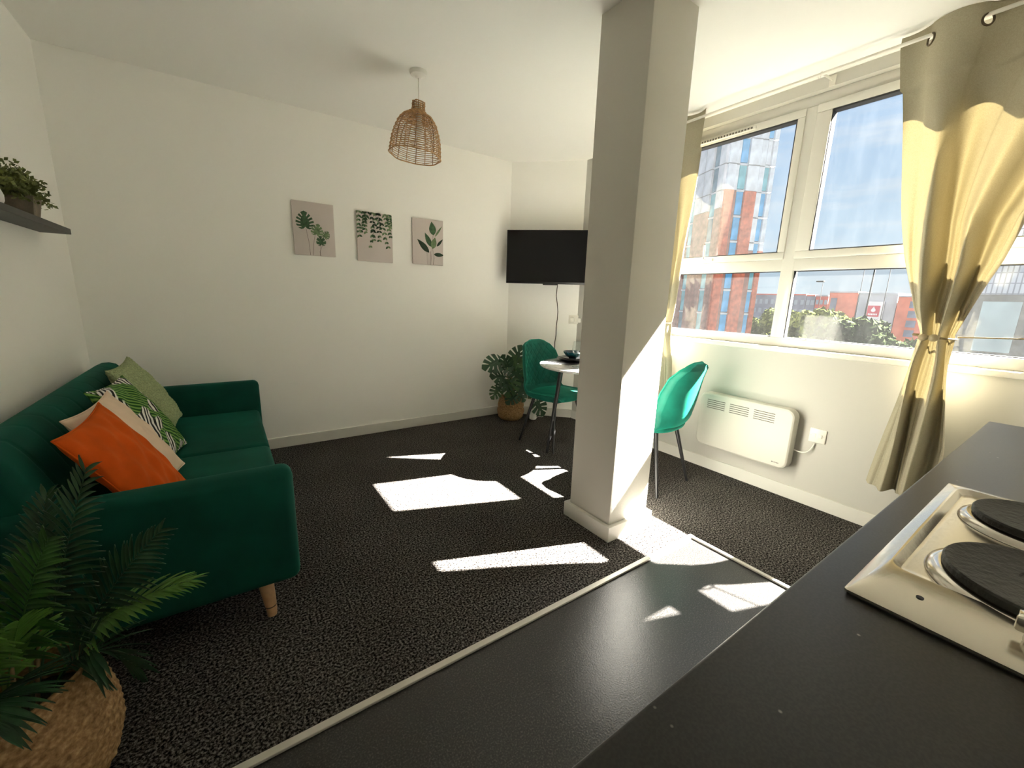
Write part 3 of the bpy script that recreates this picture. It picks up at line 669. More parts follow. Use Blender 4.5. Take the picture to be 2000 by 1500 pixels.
for k, (c_, d_, s_, lt) in enumerate(LV):
    c_ = Vector(c_); d_ = Vector(d_).normalized(); p = c_ - d_*s_*0.45; nr = (toc + Vector((0, 0, 0.75)) + Vector((random.uniform(-.3, .3), random.uniform(-.3, .3), 0)))
    s_ *= 1.22; bm = B(); leaf_mesh(bm, frame_to(p, d_, nr), s_, slits=4, w=0.50, notch=0.72)
    lf = obj('leaf', bm, 'monstera_light' if lt else 'monstera_green', mon, smooth=0.9)
    b0 = Vector((MC[0]+random.uniform(-.04, .04), MC[1]+random.uniform(-.04, .04), 0.14))
    obj('stalk', tube(B(), bez(b0, b0+Vector((0, 0, 0.16)), p.lerp(b0, 0.35)+Vector((0, 0, 0.06)), p, 10), [0.0042]*6+[0.003]*5, n=6), 'dry_stalk' if k % 3 == 0 else 'stalk', lf, smooth=3.2)

# ------------------------------------------------------------------ wall shelf and its plant
SHX = XL+0.115
tag(obj('wall_shelf', bbox(XL, SHX, 1.95, 3.180, 1.500, 1.528, bev=0.002), 'shelf_grey', None), 'dark grey floating shelf on the left wall above the sofa', 'shelf')
SP = (XL+0.058, 2.765, 1.5285)
spl = thing('shelf_plant', 'small bushy green plant in a square concrete pot on the wall shelf', 'plant', SP)
bm = B()
q0, q1 = 0.042, 0.053
lathe(bm, [(q0*1.41*0.98, 0.0), (q1*1.41, 0.082), (q1*1.41*0.88, 0.082), (q1*1.41*0.8, 0.066), (0, 0.066)], SP, 4)
for vtx in bm.verts:
    d = Vector((vtx.co.x-SP[0], vtx.co.y-SP[1])); a = math.atan2(d.y, d.x)+PI/4; vtx.co.x = SP[0]+d.length*math.cos(a); vtx.co.y = SP[1]+d.length*math.sin(a)
bmesh.ops.contextual_create(bm, geom=[v for v in bm.verts if abs(v.co.z-SP[2]) < 1e-5])
obj('pot', bm, 'concrete_pot', spl)
bm = B(); rnd = random.Random(3)
for s in range(120):
    az, el = rnd.uniform(0, 2*PI), rnd.uniform(0.05, 1.35); ln = rnd.uniform(0.10, 0.185)
    d = Vector((math.cos(az)*math.cos(el)*0.62, math.sin(az)*math.cos(el)*1.25, math.sin(el))); b0 = Vector((SP[0], SP[1], SP[2]+0.068))
    for q in range(15):
        t = 0.25+0.75*q/14; p = b0 + d*ln*t + Vector((0, 0, -0.03*t*t))
        if p.x < XL+0.012: p.x = XL+0.012
        a = Vector((rnd.uniform(-1, 1), rnd.uniform(-1, 1), rnd.uniform(-0.3, 1))).normalized(); c_ = a.cross(Vector((rnd.uniform(-1, 1), rnd.uniform(-1, 1), rnd.uniform(-1, 1)))).normalized()
        L_, W_ = rnd.uniform(0.014, 0.024), rnd.uniform(0.006, 0.009)
        vv = [bm.verts.new(p), bm.verts.new(p+a*L_*0.5+c_*W_), bm.verts.new(p+a*L_), bm.verts.new(p+a*L_*0.5-c_*W_)]; bm.faces.new(vv)
tag(obj('foliage', bm, 'sprig', spl), kind='stuff')
tag(obj('vase', lathe(B(), [(0, 0), (0.026, 0), (0.034, 0.02), (0.035, 0.04), (0.029, 0.062), (0.022, 0.07), (0.019, 0.07), (0.016, 0.06), (0, 0.055)], (XL+0.058, 2.46, 1.528), 32), 'ceramic_white', None, smooth=0.9), 'small white ceramic vase at the frame edge beside the plant on the wall shelf', 'vase')

# ================================================================== PICTURES
def canvas(label, cx_, cz_, paint):
    w_, h_ = 0.292, 0.390; yb = YP-0.001; yf = YP-0.020
    t = thing('canvas_print', label, 'picture', (cx_, YP-0.01, cz_-h_/2), group='botanical canvases on the picture wall')
    obj('canvas', bbox(cx_-w_/2, cx_+w_/2, yf, yb, cz_-h_/2, cz_+h_/2, bev=0.002), 'canvas', t, smooth=0.6)
    M0 = Matrix(((w_, 0, 0, cx_-w_/2), (0, 0, 0, yf-0.0006), (0, h_, 0, cz_-h_/2), (0, 0, 0, 1)))
    def put(nm, m_, polys, lift=0.0):
        bm = B()
        for pl in polys:
            pl = [(min(1, max(0, a)), min(1, max(0, b))) for a, b in pl]
            vs_ = [bm.verts.new((cx_-w_/2+a*w_, yf-0.0006-lift, cz_-h_/2+b*h_)) for a, b in pl]
            try: f = bm.faces.new(vs_); f.normal_update(); bmesh.ops.triangulate(bm, faces=[f], ngon_method='EAR_CLIP')
            except ValueError: pass
        bmesh.ops.dissolve_degenerate(bm, dist=1e-6, edges=bm.edges)
        o_ = obj(nm, bm, m_, t)
        if len(polys) > 12: o_['kind'] = 'stuff'
    paint(put)
def stem2(pts, w=0.008):
    L_ = [(x-w/2, y) for x, y in pts]; R_ = [(x+w/2, y) for x, y in pts][::-1]; return L_+R_
def leaf2(x, y, ang, ln, wd, n=8):
    ca, sa = math.cos(ang), math.sin(ang); asp = 0.75
    up = [(ln*i/n, wd*math.sin(PI*(i/n)**0.8)) for i in range(n+1)]; dn = [(ln*i/n, -wd*math.sin(PI*(i/n)**0.8)) for i in range(n-1, 0, -1)]
    return [(x+(a*ca-b*sa)/asp, y+a*sa+b*ca) for a, b in up+dn]
def mons2(x, y, ang, s, slits=4):
    h = monstera_outline(slits, 0.5, 0.50); pts = [(a, b) for a, b in h] + [(-a, b) for a, b in h[::-1]][1:-1]
    ca, sa = math.cos(ang), math.sin(ang); return [(x+(a*ca-b*sa)*s/0.75, y+(a*sa+b*ca)*s) for a, b in pts]
def paint1(put):
    put('print_stem', 'print_stem', [stem2([(0.37, 0.0), (0.35, 0.25), (0.30, 0.50)]), stem2([(0.44, 0.0), (0.46, 0.22), (0.52, 0.42)]), stem2([(0.60, 0.0), (0.63, 0.15), (0.64, 0.30)]), stem2([(0.63, 0.0), (0.60, 0.08), (0.70, 0.24)], 0.006)])
    put('print_leaf', 'print_green', [mons2(0.29, 0.515, 0.05, 0.31, 5)]); put('print_leaf', 'print_pale', [mons2(0.54, 0.40, -0.22, 0.215, 4)], 0.0003)
    put('print_leaf', 'print_green', [mons2(0.655, 0.215, 0.10, 0.175, 3)], 0.0006); put('print_leaf', 'print_pale', [mons2(0.74, 0.36, -0.55, 0.145, 4)], 0.0004)
def paint2(put):
    rnd = random.Random(5); A, Bp, Cp = [], [], []; st = []
    for (sx, sy, ex, ey) in ((0.05, 1.0, 0.06, 0.52), (0.2, 1.0, 0.24, 0.60), (0.42, 1.0, 0.46, 0.46), (0.62, 1.0, 0.62, 0.46), (0.55, 1.0, 0.36, 0.32), (0.66, 0.9, 0.86, 0.34), (0.8, 1.0, 0.95, 0.56), (0.9, 1.0, 0.98, 0.75), (0.3, 1.0, 0.12, 0.62)):
        st.append(stem2([(sx, sy), ((sx+ex)/2+0.02, (sy+ey)/2), (ex, ey)], 0.005))
        nn = 6
        for k in range(nn+1):
            t = k/nn; x_, y_ = sx+(ex-sx)*t, sy+(ey-sy)*t
            for s in (-1, 1):
                q = leaf2(x_, y_, -PI/2+s*rnd.uniform(0.5, 1.1), rnd.uniform(0.06, 0.10)*(1.15-0.4*t), 0.021)
                (Cp if (abs(x_-0.5) < 0.22 and y_ > 0.62 and rnd.random() < 0.7) else (A if rnd.random() < 0.45 else Bp)).append(q)
    put('print_stem', 'print_stem', st); put('print_leaf', 'print_pale', Bp, 0.0002); put('print_leaf', 'print_green', A, 0.0004); put('print_leaf', 'print_deep', Cp, 0.0006)
def paint3(put):
    put('print_stem', 'print_stem', [stem2([(0.46, 0), (0.45, 0.3)], 0.006), stem2([(0.50, 0), (0.48, 0.3)], 0.006), stem2([(0.58, 0), (0.62, 0.35), (0.66, 0.66)], 0.008), stem2([(0.55, 0), (0.57, 0.3)], 0.014), stem2([(0.66, 0), (0.66, 0.3), (0.63, 0.42)], 0.008), stem2([(0.66, 0), (0.72, 0.22)], 0.005)])
    put('print_leaf', 'print_green', [leaf2(0.67, 0.66, 1.72, 0.30, 0.085)]); put('print_leaf', 'print_green', [leaf2(0.60, 0.40, 2.05, 0.34, 0.062)], 0.0002)
    put('print_leaf', 'print_deep', [leaf2(0.53, 0.27, 2.38, 0.40, 0.066)], 0.0003); put('print_leaf', 'print_pale', [leaf2(0.64, 0.36, 1.32, 0.27, 0.070)], 0.0005)
    put('print_leaf', 'print_pale', [leaf2(0.72, 0.63, 0.95, 0.32, 0.022)], 0.0004); put('print_leaf', 'print_deep', [leaf2(0.78, 0.42, 0.85, 0.24, 0.030)], 0.0006); put('print_leaf', 'print_deep', [leaf2(0.68, 0.24, -0.02, 0.27, 0.045)], 0.0007)
canvas('canvas of split monstera leaves on tall stems, leftmost of three prints', 0.628, 1.716, paint1)
canvas('canvas of leafy vines trailing down from the top, between two other prints', 1.092, 1.703, paint2)
canvas('canvas of upright broad leaves, nearest the television', 1.565, 1.712, paint3)

# ================================================================== PENDANT LAMP
LP = (1.085, 2.635)
lamp = thing('pendant_lamp', 'woven rattan dome pendant lamp hanging from a white ceiling rose', 'lamp', (LP[0], LP[1], 2.08))
obj('ceiling_rose', lathe(B(), [(0, -0.034), (0.014, -0.034), (0.022, -0.026), (0.046, -0.020), (0.052, -0.006), (0.052, 0.0), (0, 0)], (LP[0], LP[1], H), 36), 'lamp_plastic', lamp, smooth=0.7)
obj('cord', tube(B(), [(LP[0], LP[1], H-0.03), (LP[0], LP[1], 2.34)], 0.0035, n=8), 'cord_white', lamp, smooth=3.2)
hd = obj('lampholder', tube(B(), [(LP[0], LP[1], 2.385), (LP[0], LP[1], 2.29)], 0.017, n=16), 'lamp_plastic', lamp, smooth=0.8)
obj('bulb', lathe(B(), [(0.0, -0.10), (0.018, -0.094), (0.029, -0.07), (0.030, -0.055), (0.020, -0.022), (0.013, 0.0)], (LP[0], LP[1], 2.292), 20), 'bulb_glass', hd, smooth=3.2)
MT = Matrix.Translation((LP[0], LP[1], 2.385)) @ Matrix.Rotation(0.085, 4, Vector((0.57, 0.82, 0))) @ Matrix.Rotation(-0.03, 4, Vector((0.82, -0.57, 0)))
SHP = [(0.036, 0.0), (0.037, -0.045), (0.055, -0.062), (0.088, -0.082), (0.115, -0.115), (0.135, -0.165), (0.147, -0.215), (0.153, -0.275), (0.155, -0.300)]
def rad(z): return interp([(b, a) for a, b in SHP], z)
NRB = 16
for k in range(NRB):
    a = 2*PI*k/NRB; pts = []
    for q in range(25):
        z = -0.30*q/24; r = rad(z); pts.append(MT @ Vector((r*math.cos(a), r*math.sin(a), z)))
    obj('rib', tube(B(), pts, 0.0024, n=6), 'rattan_dark' if k % 2 else 'rattan', lamp, smooth=3.2)
zr = [0.0, -0.012, -0.024, -0.036]+[-0.046-0.0042*k for k in range(12)]
z = zr[-1]
while z > -0.295: z -= 0.0115; zr.append(max(z, -0.30))
for k, z in enumerate(zr):
    r = rad(z); bm = B(); n = 96; R = []; rt = 0.0030 if z > -0.11 else 0.0024
    if k == len(zr)-1: rt = 0.0042
    for i in range(n+1):
        a = 2*PI*i/n; rr = r + 0.0028*math.cos(NRB/2*a + k*PI); R.append(MT @ Vector((rr*math.cos(a), rr*math.sin(a), z + 0.0012*math.sin(5*a+k))))
    obj('cane_ring', tube(bm, R, rt, n=5, cap=False), 'rattan', lamp, smooth=3.2)

# ================================================================== TELEVISION
d45 = Vector((1, -1, 0)).normalized(); nrm45 = Vector((-1, -1, 0)).normalized()
TVW, TVH = 0.885, 0.503
tl = Vector((2.338, 3.512, 1.892)); tc_ = tl + d45*TVW/2 + Vector((0, 0, -TVH/2))
MTV = Matrix(((d45.x, -nrm45.x, 0, tc_.x), (d45.y, -nrm45.y, 0, tc_.y), (0, 0, 1, tc_.z), (0, 0, 0, 1)))
tv = thing('television', 'black flat screen television mounted across the corner of the room', 'television', tuple(tc_))
obj('casing', box(B(), -TVW/2, TVW/2, 0.0, 0.035, -TVH/2, TVH/2, bev=0.004, M=MTV), 'tv_plastic', tv, smooth=0.6)
obj('back_shell', box(B(), -TVW*0.36, TVW*0.36, 0.035, 0.075, -TVH/2+0.03, TVH*0.25, bev=0.012, M=MTV), 'tv_plastic', tv, smooth=0.6)
obj('screen', box(B(), -TVW/2+0.010, TVW/2-0.010, -0.0015, 0.004, -TVH/2+0.019, TVH/2-0.010, M=MTV), 'tv_screen', tv)
obj('sensor_bar', box(B(), -0.075, 0.075, 0.002, 0.028, -TVH/2-0.011, -TVH/2+0.002, bev=0.004, M=MTV), 'tv_plastic', tv, smooth=0.6)
obj('wall_bracket', box(B(), -0.10, 0.10, 0.075, 0.182, -0.10, 0.10, M=MTV), 'black_metal', tv)
def wallpt(s, z, off=0.006): # s metres along the corner wall from the picture wall
    p = Vector((CHX, YP, z)) + d45*s + nrm45*off; return p
zs = [1.46, 1.36, 1.28, 1.20, 1.12, 1.04, 0.96, 0.88, 0.80, 0.72, 0.64, 0.50, 0.38, 0.32]
wob = [0.0, -0.008, -0.012, 0.002, 0.012, 0.010, 0.004, 0.006, -0.004, 0.000, 0.010, -0.02, -0.03, -0.03]
cpts = [wallpt(0.515+wb, z) for z, wb in zip(zs, wob)]
tag(obj('television_cable', tube(B(), cpts, 0.0035, n=6), 'cable_brown', None, smooth=3.2), 'thin brown cable hanging down the wall below the television', 'cable')
def plate(name, label, cat, M, wd, ht, twin):
    t = thing(name, label, cat, tuple(M.to_translation()))
    obj('face_plate', box(B(), -wd/2, wd/2, -0.009, 0, -ht/2, ht/2, bev=0.003, M=M), 'white_plastic', t, smooth=0.6)
    return t
Ms = lambda s, z: Matrix(((d45.x, -nrm45.x, 0, wallpt(s, z, 0.0).x), (d45.y, -nrm45.y, 0, wallpt(s, z, 0.0).y), (0, 0, 1, z), (0, 0, 0, 1)))
sk = plate('wall_socket', 'white double wall socket under the television, half hidden by the column', 'socket', Ms(0.715, 1.045), 0.146, 0.086, True)
for s in (-0.037, 0.037): obj('plug', box(B(), s-0.022, s+0.022, -0.034, -0.009, -0.028, 0.016, bev=0.006, M=Ms(0.715, 1.045)), 'white_plastic', sk, smooth=0.6); obj('switch', box(B(), s-0.007, s+0.007, -0.013, -0.009, 0.022, 0.036, bev=0.001, M=Ms(0.715, 1.045)), 'white_plastic', sk)

# small white unit on the floor behind the chair
WD = (2.575, 3.285, 0)
wu = thing('plastic_unit', 'small white rounded plastic unit on the floor beside the monstera basket', 'device', WD)
obj('body', lathe(B(), [(0, 0), (0.030, 0), (0.037, 0.006), (0.038, 0.03), (0.035, 0.15), (0.030, 0.166), (0.020, 0.172), (0, 0.172)], WD, 28), 'white_plastic', wu, smooth=0.8)
obj('groove', tube(B(), [(WD[0]+0.0362*math.cos(a*PI/16), WD[1]+0.0362*math.sin(a*PI/16), 0.128) for a in range(33)], 0.0012, n=5, cap=False), 'grey_mark', wu, smooth=3.2)
obj('lead', tube(B(), bez((WD[0]+0.036, WD[1]-0.008, 0.01), (WD[0]+0.07, WD[1]-0.05, 0.06), (WD[0]+0.06, WD[1]-0.07, -0.02), (WD[0]+0.10, WD[1]-0.09, 0.10), 16), 0.003, n=6), 'white_plastic', wu, smooth=3.2)

# ================================================================== TABLE AND SETTING
TB = (2.325, 2.300)
tab = thing('dining_table', 'round white marble-effect table on slanted black metal legs behind the column', 'table', (TB[0], TB[1], 0))
TH, TR = 0.745, 0.375
obj('table_top', lathe(B(), [(0, -0.018), (TR-0.012, -0.018), (TR-0.002, -0.012), (TR, -0.005), (TR-0.003, 0.0), (0, 0)], (TB[0], TB[1], TH), 96), 'marble', tab, smooth=0.5)
obj('under_plate', lathe(B(), [(0, -0.024), (0.13, -0.024), (0.13, -0.018), (0, -0.018)], (TB[0], TB[1], TH), 32), 'black_metal', tab, smooth=0.5)
for k in range(4):
    a = math.radians(146+90*k)
    t_ = (TB[0]+0.20*math.cos(a), TB[1]+0.20*math.sin(a), TH-0.020); b_ = (TB[0]+0.285*math.cos(a), TB[1]+0.285*math.sin(a), 0.0)
    obj('leg', tube(B(), [t_, b_], [0.019, 0.011], n=14), 'black_metal', tab, smooth=0.8)
SET = (2.365, 2.515)
tag(obj('placemat', box(B(), -0.20, 0.20, -0.14, 0.14, 0, 0.005, bev=0.002, M=Matrix.Translation((SET[0]-0.015, SET[1]-0.02, TH)) @ Matrix.Rotation(0.1, 4, 'Z')), 'slate_black', None), 'black placemat on the round marble table', 'placemat')
def dish(name, label, cat, m_, prof, z): return tag(obj(name, lathe(B(), prof, (SET[0], SET[1], z), 48), m_, None, smooth=0.6), label, cat)
dish('dinner_plate', 'large black dinner plate on the placemat, under the smaller plate', 'plate', 'slate_black', [(0, 0), (0.075, 0), (0.085, 0.004), (0.132, 0.016), (0.130, 0.020), (0.084, 0.009), (0, 0.007)], TH+0.0055)
dish('side_plate', 'smaller black plate stacked between dinner plate and bowl', 'plate', 'slate_black', [(0, 0), (0.060, 0), (0.068, 0.004), (0.103, 0.015), (0.101, 0.019), (0.067, 0.009), (0, 0.007)], TH+0.0135)
dish('bowl', 'glossy dark teal bowl on top of the stacked black plates', 'bowl', 'bowl_teal', [(0, 0), (0.032, 0), (0.034, 0.006), (0.060, 0.022), (0.078, 0.048), (0.080, 0.058), (0.077, 0.058), (0.072, 0.044), (0.054, 0.020), (0, 0.012)], TH+0.0215)
WG = (2.172, 2.262)
wg = thing('wine_glass', 'clear stemmed wine glass on the marble table beside the column', 'glass', (WG[0], WG[1], TH))
obj('foot', lathe(B(), [(0, 0), (0.034, 0), (0.034, 0.002), (0.008, 0.007), (0.0042, 0.014), (0.0042, 0.085), (0.0, 0.085)], (WG[0], WG[1], TH+0.0005), 32), 'wine_glass', wg, smooth=0.7)
obj('goblet', lathe(B(), [(0, 0.085), (0.012, 0.088), (0.030, 0.105), (0.039, 0.130), (0.038, 0.160), (0.031, 0.195), (0.030, 0.195), (0.036, 0.160), (0.037, 0.130), (0.028, 0.107), (0, 0.091)], (WG[0], WG[1], TH+0.0005), 40), 'wine_glass', wg, smooth=0.8)

# ================================================================== CHAIRS  (local: faces +Y, origin on the floor under the seat)
def make_chair(name, label):
    t = thing(name, label, 'chair', group='green velvet chairs at the round table')
    # side profile of the sitting surface (y,z): front lip -> seat -> back
    prof = [(0.205, 0.435), (0.195, 0.455), (0.15, 0.468), (0.02, 0.462), (-0.10, 0.458), (-0.165, 0.475), (-0.200, 0.520), (-0.222, 0.600), (-0.240, 0.700), (-0.255, 0.790), (-0.268, 0.858), (-0.276, 0.885)]
    L = [0]
    for a, b in zip(prof, prof[1:]): L.append(L[-1]+math.hypot(b[0]-a[0], b[1]-a[1]))
    T_ = L[-1]
    def cr(tab_, s):
        f = [i for i in range(len(L)-1) if L[i] <= s+1e-9][-1]; q = (s-L[f])/(L[f+1]-L[f]); g = lambda i: Vector(tab_[min(max(i, 0), len(tab_)-1)])
        p0, p1, p2, p3 = g(f-1), g(f), g(f+1), g(f+2)
        return 0.5*((2*p1)+(p2-p0)*q+(2*p0-5*p1+4*p2-p3)*q*q+(3*p1-p0-3*p2+p3)*q**3)
    wtab = [(0, 0.150), (0.03, 0.195), (0.12, 0.222), (0.28, 0.228), (0.40, 0.222), (0.50, 0.224), (0.62, 0.215), (0.72, 0.190), (0.78, 0.155), (0.81, 0.115), (0.835, 0.05)]
    def halfw(s): return interp([(a*T_/0.835, b) for a, b in wtab], s)
    def surf(u, v, off, quilt):
        s = v*T_; p = cr(prof, s); e = 0.004; pa, pb = cr(prof, max(0, s-e)), cr(prof, min(T_, s+e)); tg = (pb-pa).normalized(); nn = Vector((tg.y, -tg.x))
        # normal must point to the sitter (up on the seat, +y on the back)
        if nn.y < 0 and abs(nn.y) > abs(nn.x): nn = -nn
        if abs(nn.x) >= abs(nn.y) and nn.x < 0: nn = -nn
        uu = 2*u-1; hw = halfw(s); x_ = hw*math.sin(uu*PI/2*0.98)/math.sin(PI/2*0.98)
        bk = min(1, max(0, (s-0.33)/0.14)); cup = (0.085*bk + 0.010*(1-bk))*abs(x_/0.22)**2.2
        top = min(1, max(0, (T_-s)/0.10)); cup *= 0.35+0.65*top
        o_ = off
        if quilt and s > 0.42 and s < T_-0.035 and abs(uu) < 0.93:
            a1 = (x_*1.35+s)/0.074; a2 = (x_*1.35-s)/0.074
            g = min(abs(math.sin(PI*a1)), abs(math.sin(PI*a2))); o_ += 0.011*min(1, g/0.45)**0.55-0.007
        return Vector((x_, p.x+nn.x*(cup+o_), p.y+nn.y*(cup+o_)))
    bm = B(); nu, nv = 120, 240; th = 0.042
    def tk(u, v):
        ed = min(u, 1-u)*2; e2 = min(v, 1-v)*2; return 0.30+0.70*min(1, (min(ed*5, e2*9)))**0.5
    inn = [[bm.verts.new(surf(i/(nu-1), j/(nv-1), 0.0, True)) for j in range(nv)] for i in range(nu)]
    ouo = [[bm.verts.new(surf(i/(nu-1), j/(nv-1), -th*tk(i/(nu-1), j/(nv-1)), False)) for j in range(nv)] for i in range(nu)]
    for G, fl in ((inn, 0), (ouo, 1)):
        for i in range(nu-1):
            for j in range(nv-1):
                q = (G[i][j], G[i+1][j], G[i+1][j+1], G[i][j+1]); bm.faces.new(q if not fl else q[::-1])
    border = [(i, 0) for i in range(nu)]+[(nu-1, j) for j in range(1, nv)]+[(i, nv-1) for i in range(nu-2, -1, -1)]+[(0, j) for j in range(nv-2, 0, -1)]
    for (a, b) in zip(border, border[1:]+border[:1]): bm.faces.new((inn[a[0]][a[1]], ouo[a[0]][a[1]], ouo[b[0]][b[1]], inn[b[0]][b[1]]))
    pp = [inn[a][b].co.copy() for a, b in border]
    sh = obj('shell', bm, 'chair_velvet', t, smooth=3.2, local=True)
    obj('piping', tube(B(), pp[::2]+[pp[0]], 0.0045, n=6, cap=False), 'velvet_piping', sh, smooth=3.2, local=True)
    # thick seat pad
    def pad(u, v):
        a = 2*PI*u; k = v
        return None
    prf = [(0.0, 0.412), (0.80, 0.412), (0.96, 0.420), (1.0, 0.438), (0.97, 0.458), (0.88, 0.470), (0.5, 0.476), (0.0, 0.478)]
    bm = B(); rings = []
    for (f, z_) in prf:
        if f == 0: rings.append([bm.verts.new((0, 0.015, z_))]); continue
        row = []
        for k in range(48):
            a = 2*PI*k/48; ca, sa = math.cos(a), math.sin(a); ex = 2/2.8
            row.append(bm.verts.new((f*0.228*math.copysign(abs(ca)**ex, ca), 0.012+f*0.212*math.copysign(abs(sa)**ex, sa), z_)))
        rings.append(row)
    for a, b in zip(rings, rings[1:]):
        for k in range(48):
            k2 = (k+1) % 48
            if len(a) == 1: bm.faces.new((a[0], b[k2], b[k]))
            elif len(b) == 1: bm.faces.new((a[k], a[k2], b[0]))
            else: bm.faces.new((a[k], a[k2], b[k2], b[k]))
    obj('seat', bm, 'chair_velvet', t, smooth=3.2, local=True)
    obj('under_frame', box(B(), -0.13, 0.13, -0.12, 0.14, 0.398, 0.413), 'black_metal', t, local=True)
    for sx in (-1, 1):
        for (yt, yb) in ((0.125, 0.205), (-0.115, -0.205)):
            obj('leg', tube(B(), [(sx*0.135, yt, 0.412), (sx*0.208, yb, 0.012), (sx*0.210, yb*1.01, 0.0)], [0.0145, 0.0095, 0.0095], n=12), 'black_metal', t, smooth=0.8, local=True)
    return t
ch1 = make_chair('dining_chair', 'emerald velvet chair with quilted back facing us beside the monstera')
ch2 = copy_tree(ch1); ch2['label'] = 'emerald velvet chair seen from behind, in front of the panel heater'
ch1.location = (2.305, 2.645, 0); ch1.rotation_euler = (0, 0, PI+0.12)
ch2.location = (2.385, 1.705, 0); ch2.rotation_euler = (0, 0, 0.13)

# ================================================================== HEATER, SPUR
HX, HY0, HY1, HZ0, HZ1 = 2.885, 1.020, 1.660, 0.205, 0.608
ht = thing('panel_heater', 'white electric panel heater with rounded corners mounted under the window', 'heater', (2.93, 1.34, HZ0))
def rrect_prism(bm, x0, x1, y0, y1, z0, z1, r, taper=0.0, n=8):
    def ringp(x_, ins):
        pts = []
        for (cy_, cz_, a0) in ((y1-r, z1-r, 0), (y0+r, z1-r, PI/2), (y0+r, z0+r, PI), (y1-r, z0+r, 3*PI/2)):
            for k in range(n+1):
                a = a0+PI/2*k/n; pts.append(bm.verts.new((x_, cy_+(r-ins)*math.cos(a), cz_+(r-ins)*math.sin(a))))
        return pts
    rr = [ringp(x1, 0), ringp(x0+0.014, 0), ringp(x0+0.005, 0.004), ringp(x0, 0.013)]
    for a, b in zip(rr, rr[1:]):
        for k in range(len(a)): bm.faces.new((a[k], a[(k+1) % len(a)], b[(k+1) % len(a)], b[k]))
    bm.faces.new(rr[0]); bm.faces.new(rr[-1]); return bm
obj('front_cover', rrect_prism(B(), HX, 2.950, HY0, HY1, HZ0, HZ1, 0.055), 'heater_white', ht, smooth=0.5)
obj('back_box', bbox(2.950, XW, HY0+0.03, HY1-0.03, HZ0+0.03, HZ1-0.03), 'heater_back', ht)
for g in range(3):
    yc = 1.530-0.165*g
    for k in range(5): obj('grille_slot', bbox(HX-0.0008, HX+0.004, yc-0.066, yc+0.066, 0.556-0.0145*k, 0.5605-0.0145*k), 'slot_shadow', ht)
bm = B()
for k, wd_ in enumerate((0.006, 0.004, 0.005, 0.004, 0.006, 0.004)): box(bm, HX-0.0006, HX+0.001, 1.113-0.0078*k-wd_, 1.113-0.0078*k, 0.2400, 0.2465)
obj('maker_mark', bm, 'grey_mark', ht)
sp_ = thing('fused_spur', 'white square fused outlet plate on the wall right of the heater', 'outlet', (XW, 0.914, 0.463))
obj('face_plate', bbox(XW-0.010, XW, 0.870, 0.958, 0.419, 0.507, bev=0.003), 'white_plastic', sp_, smooth=0.6)
obj('switch', bbox(XW-0.016, XW-0.009, 0.888, 0.904, 0.452, 0.474, bev=0.002), 'white_plastic', sp_, smooth=0.6); obj('fuse_holder', bbox(XW-0.013, XW-0.009, 0.922, 0.944, 0.450, 0.476, bev=0.002), 'white_plastic', sp_, smooth=0.6)
for y_ in (0.880, 0.948): obj('screw', tube(B(), [(XW-0.011, y_, 0.463), (XW-0.009, y_, 0.463)], 0.0035, n=10), 'pole_metal', sp_)
tag(obj('heater_cable', tube(B(), bez((XW-0.006, 0.922, 0.412), (XW-0.03, 0.935, 0.33), (XW-0.05, 0.965, 0.335), (2.962, 1.046, 0.345), 18), 0.0045, n=8), 'white_plastic', None, smooth=3.2), 'short white cable looping from the outlet plate to the heater', 'cable')

# ================================================================== CURTAINS
CPX, CPZ = 2.800, 2.492
pole = thing('curtain_pole', 'slim pale curtain pole running along the top of the window', 'curtain pole', (CPX, 1.2, CPZ))
obj('rod', tube(B(), [(CPX, -0.20, CPZ), (CPX, 2.60, CPZ)], 0.0085, n=14), 'pole_metal', pole, smooth=0.8)
for y_ in (-0.215, 2.615): obj('finial', lathe(B(), [(0, -0.016), (0.014, -0.010), (0.017, 0), (0.014, 0.010), (0, 0.016)], (CPX, y_, CPZ), 20), 'pole_metal', pole, smooth=3.2)
for y_ in (-0.16, 1.165, 2.565):
    bm = B(); box(bm, XW-0.008, XW, y_-0.016, y_+0.016, CPZ-0.005, CPZ+0.050, bev=0.002); tube(bm, [(XW-0.004, y_, CPZ+0.022), (CPX+0.02, y_, CPZ+0.016), (CPX, y_, CPZ-0.013), (CPX-0.012, y_, CPZ-0.003)], 0.006, n=8)
    obj('bracket', bm, 'pole_metal', pole, smooth=0.8)
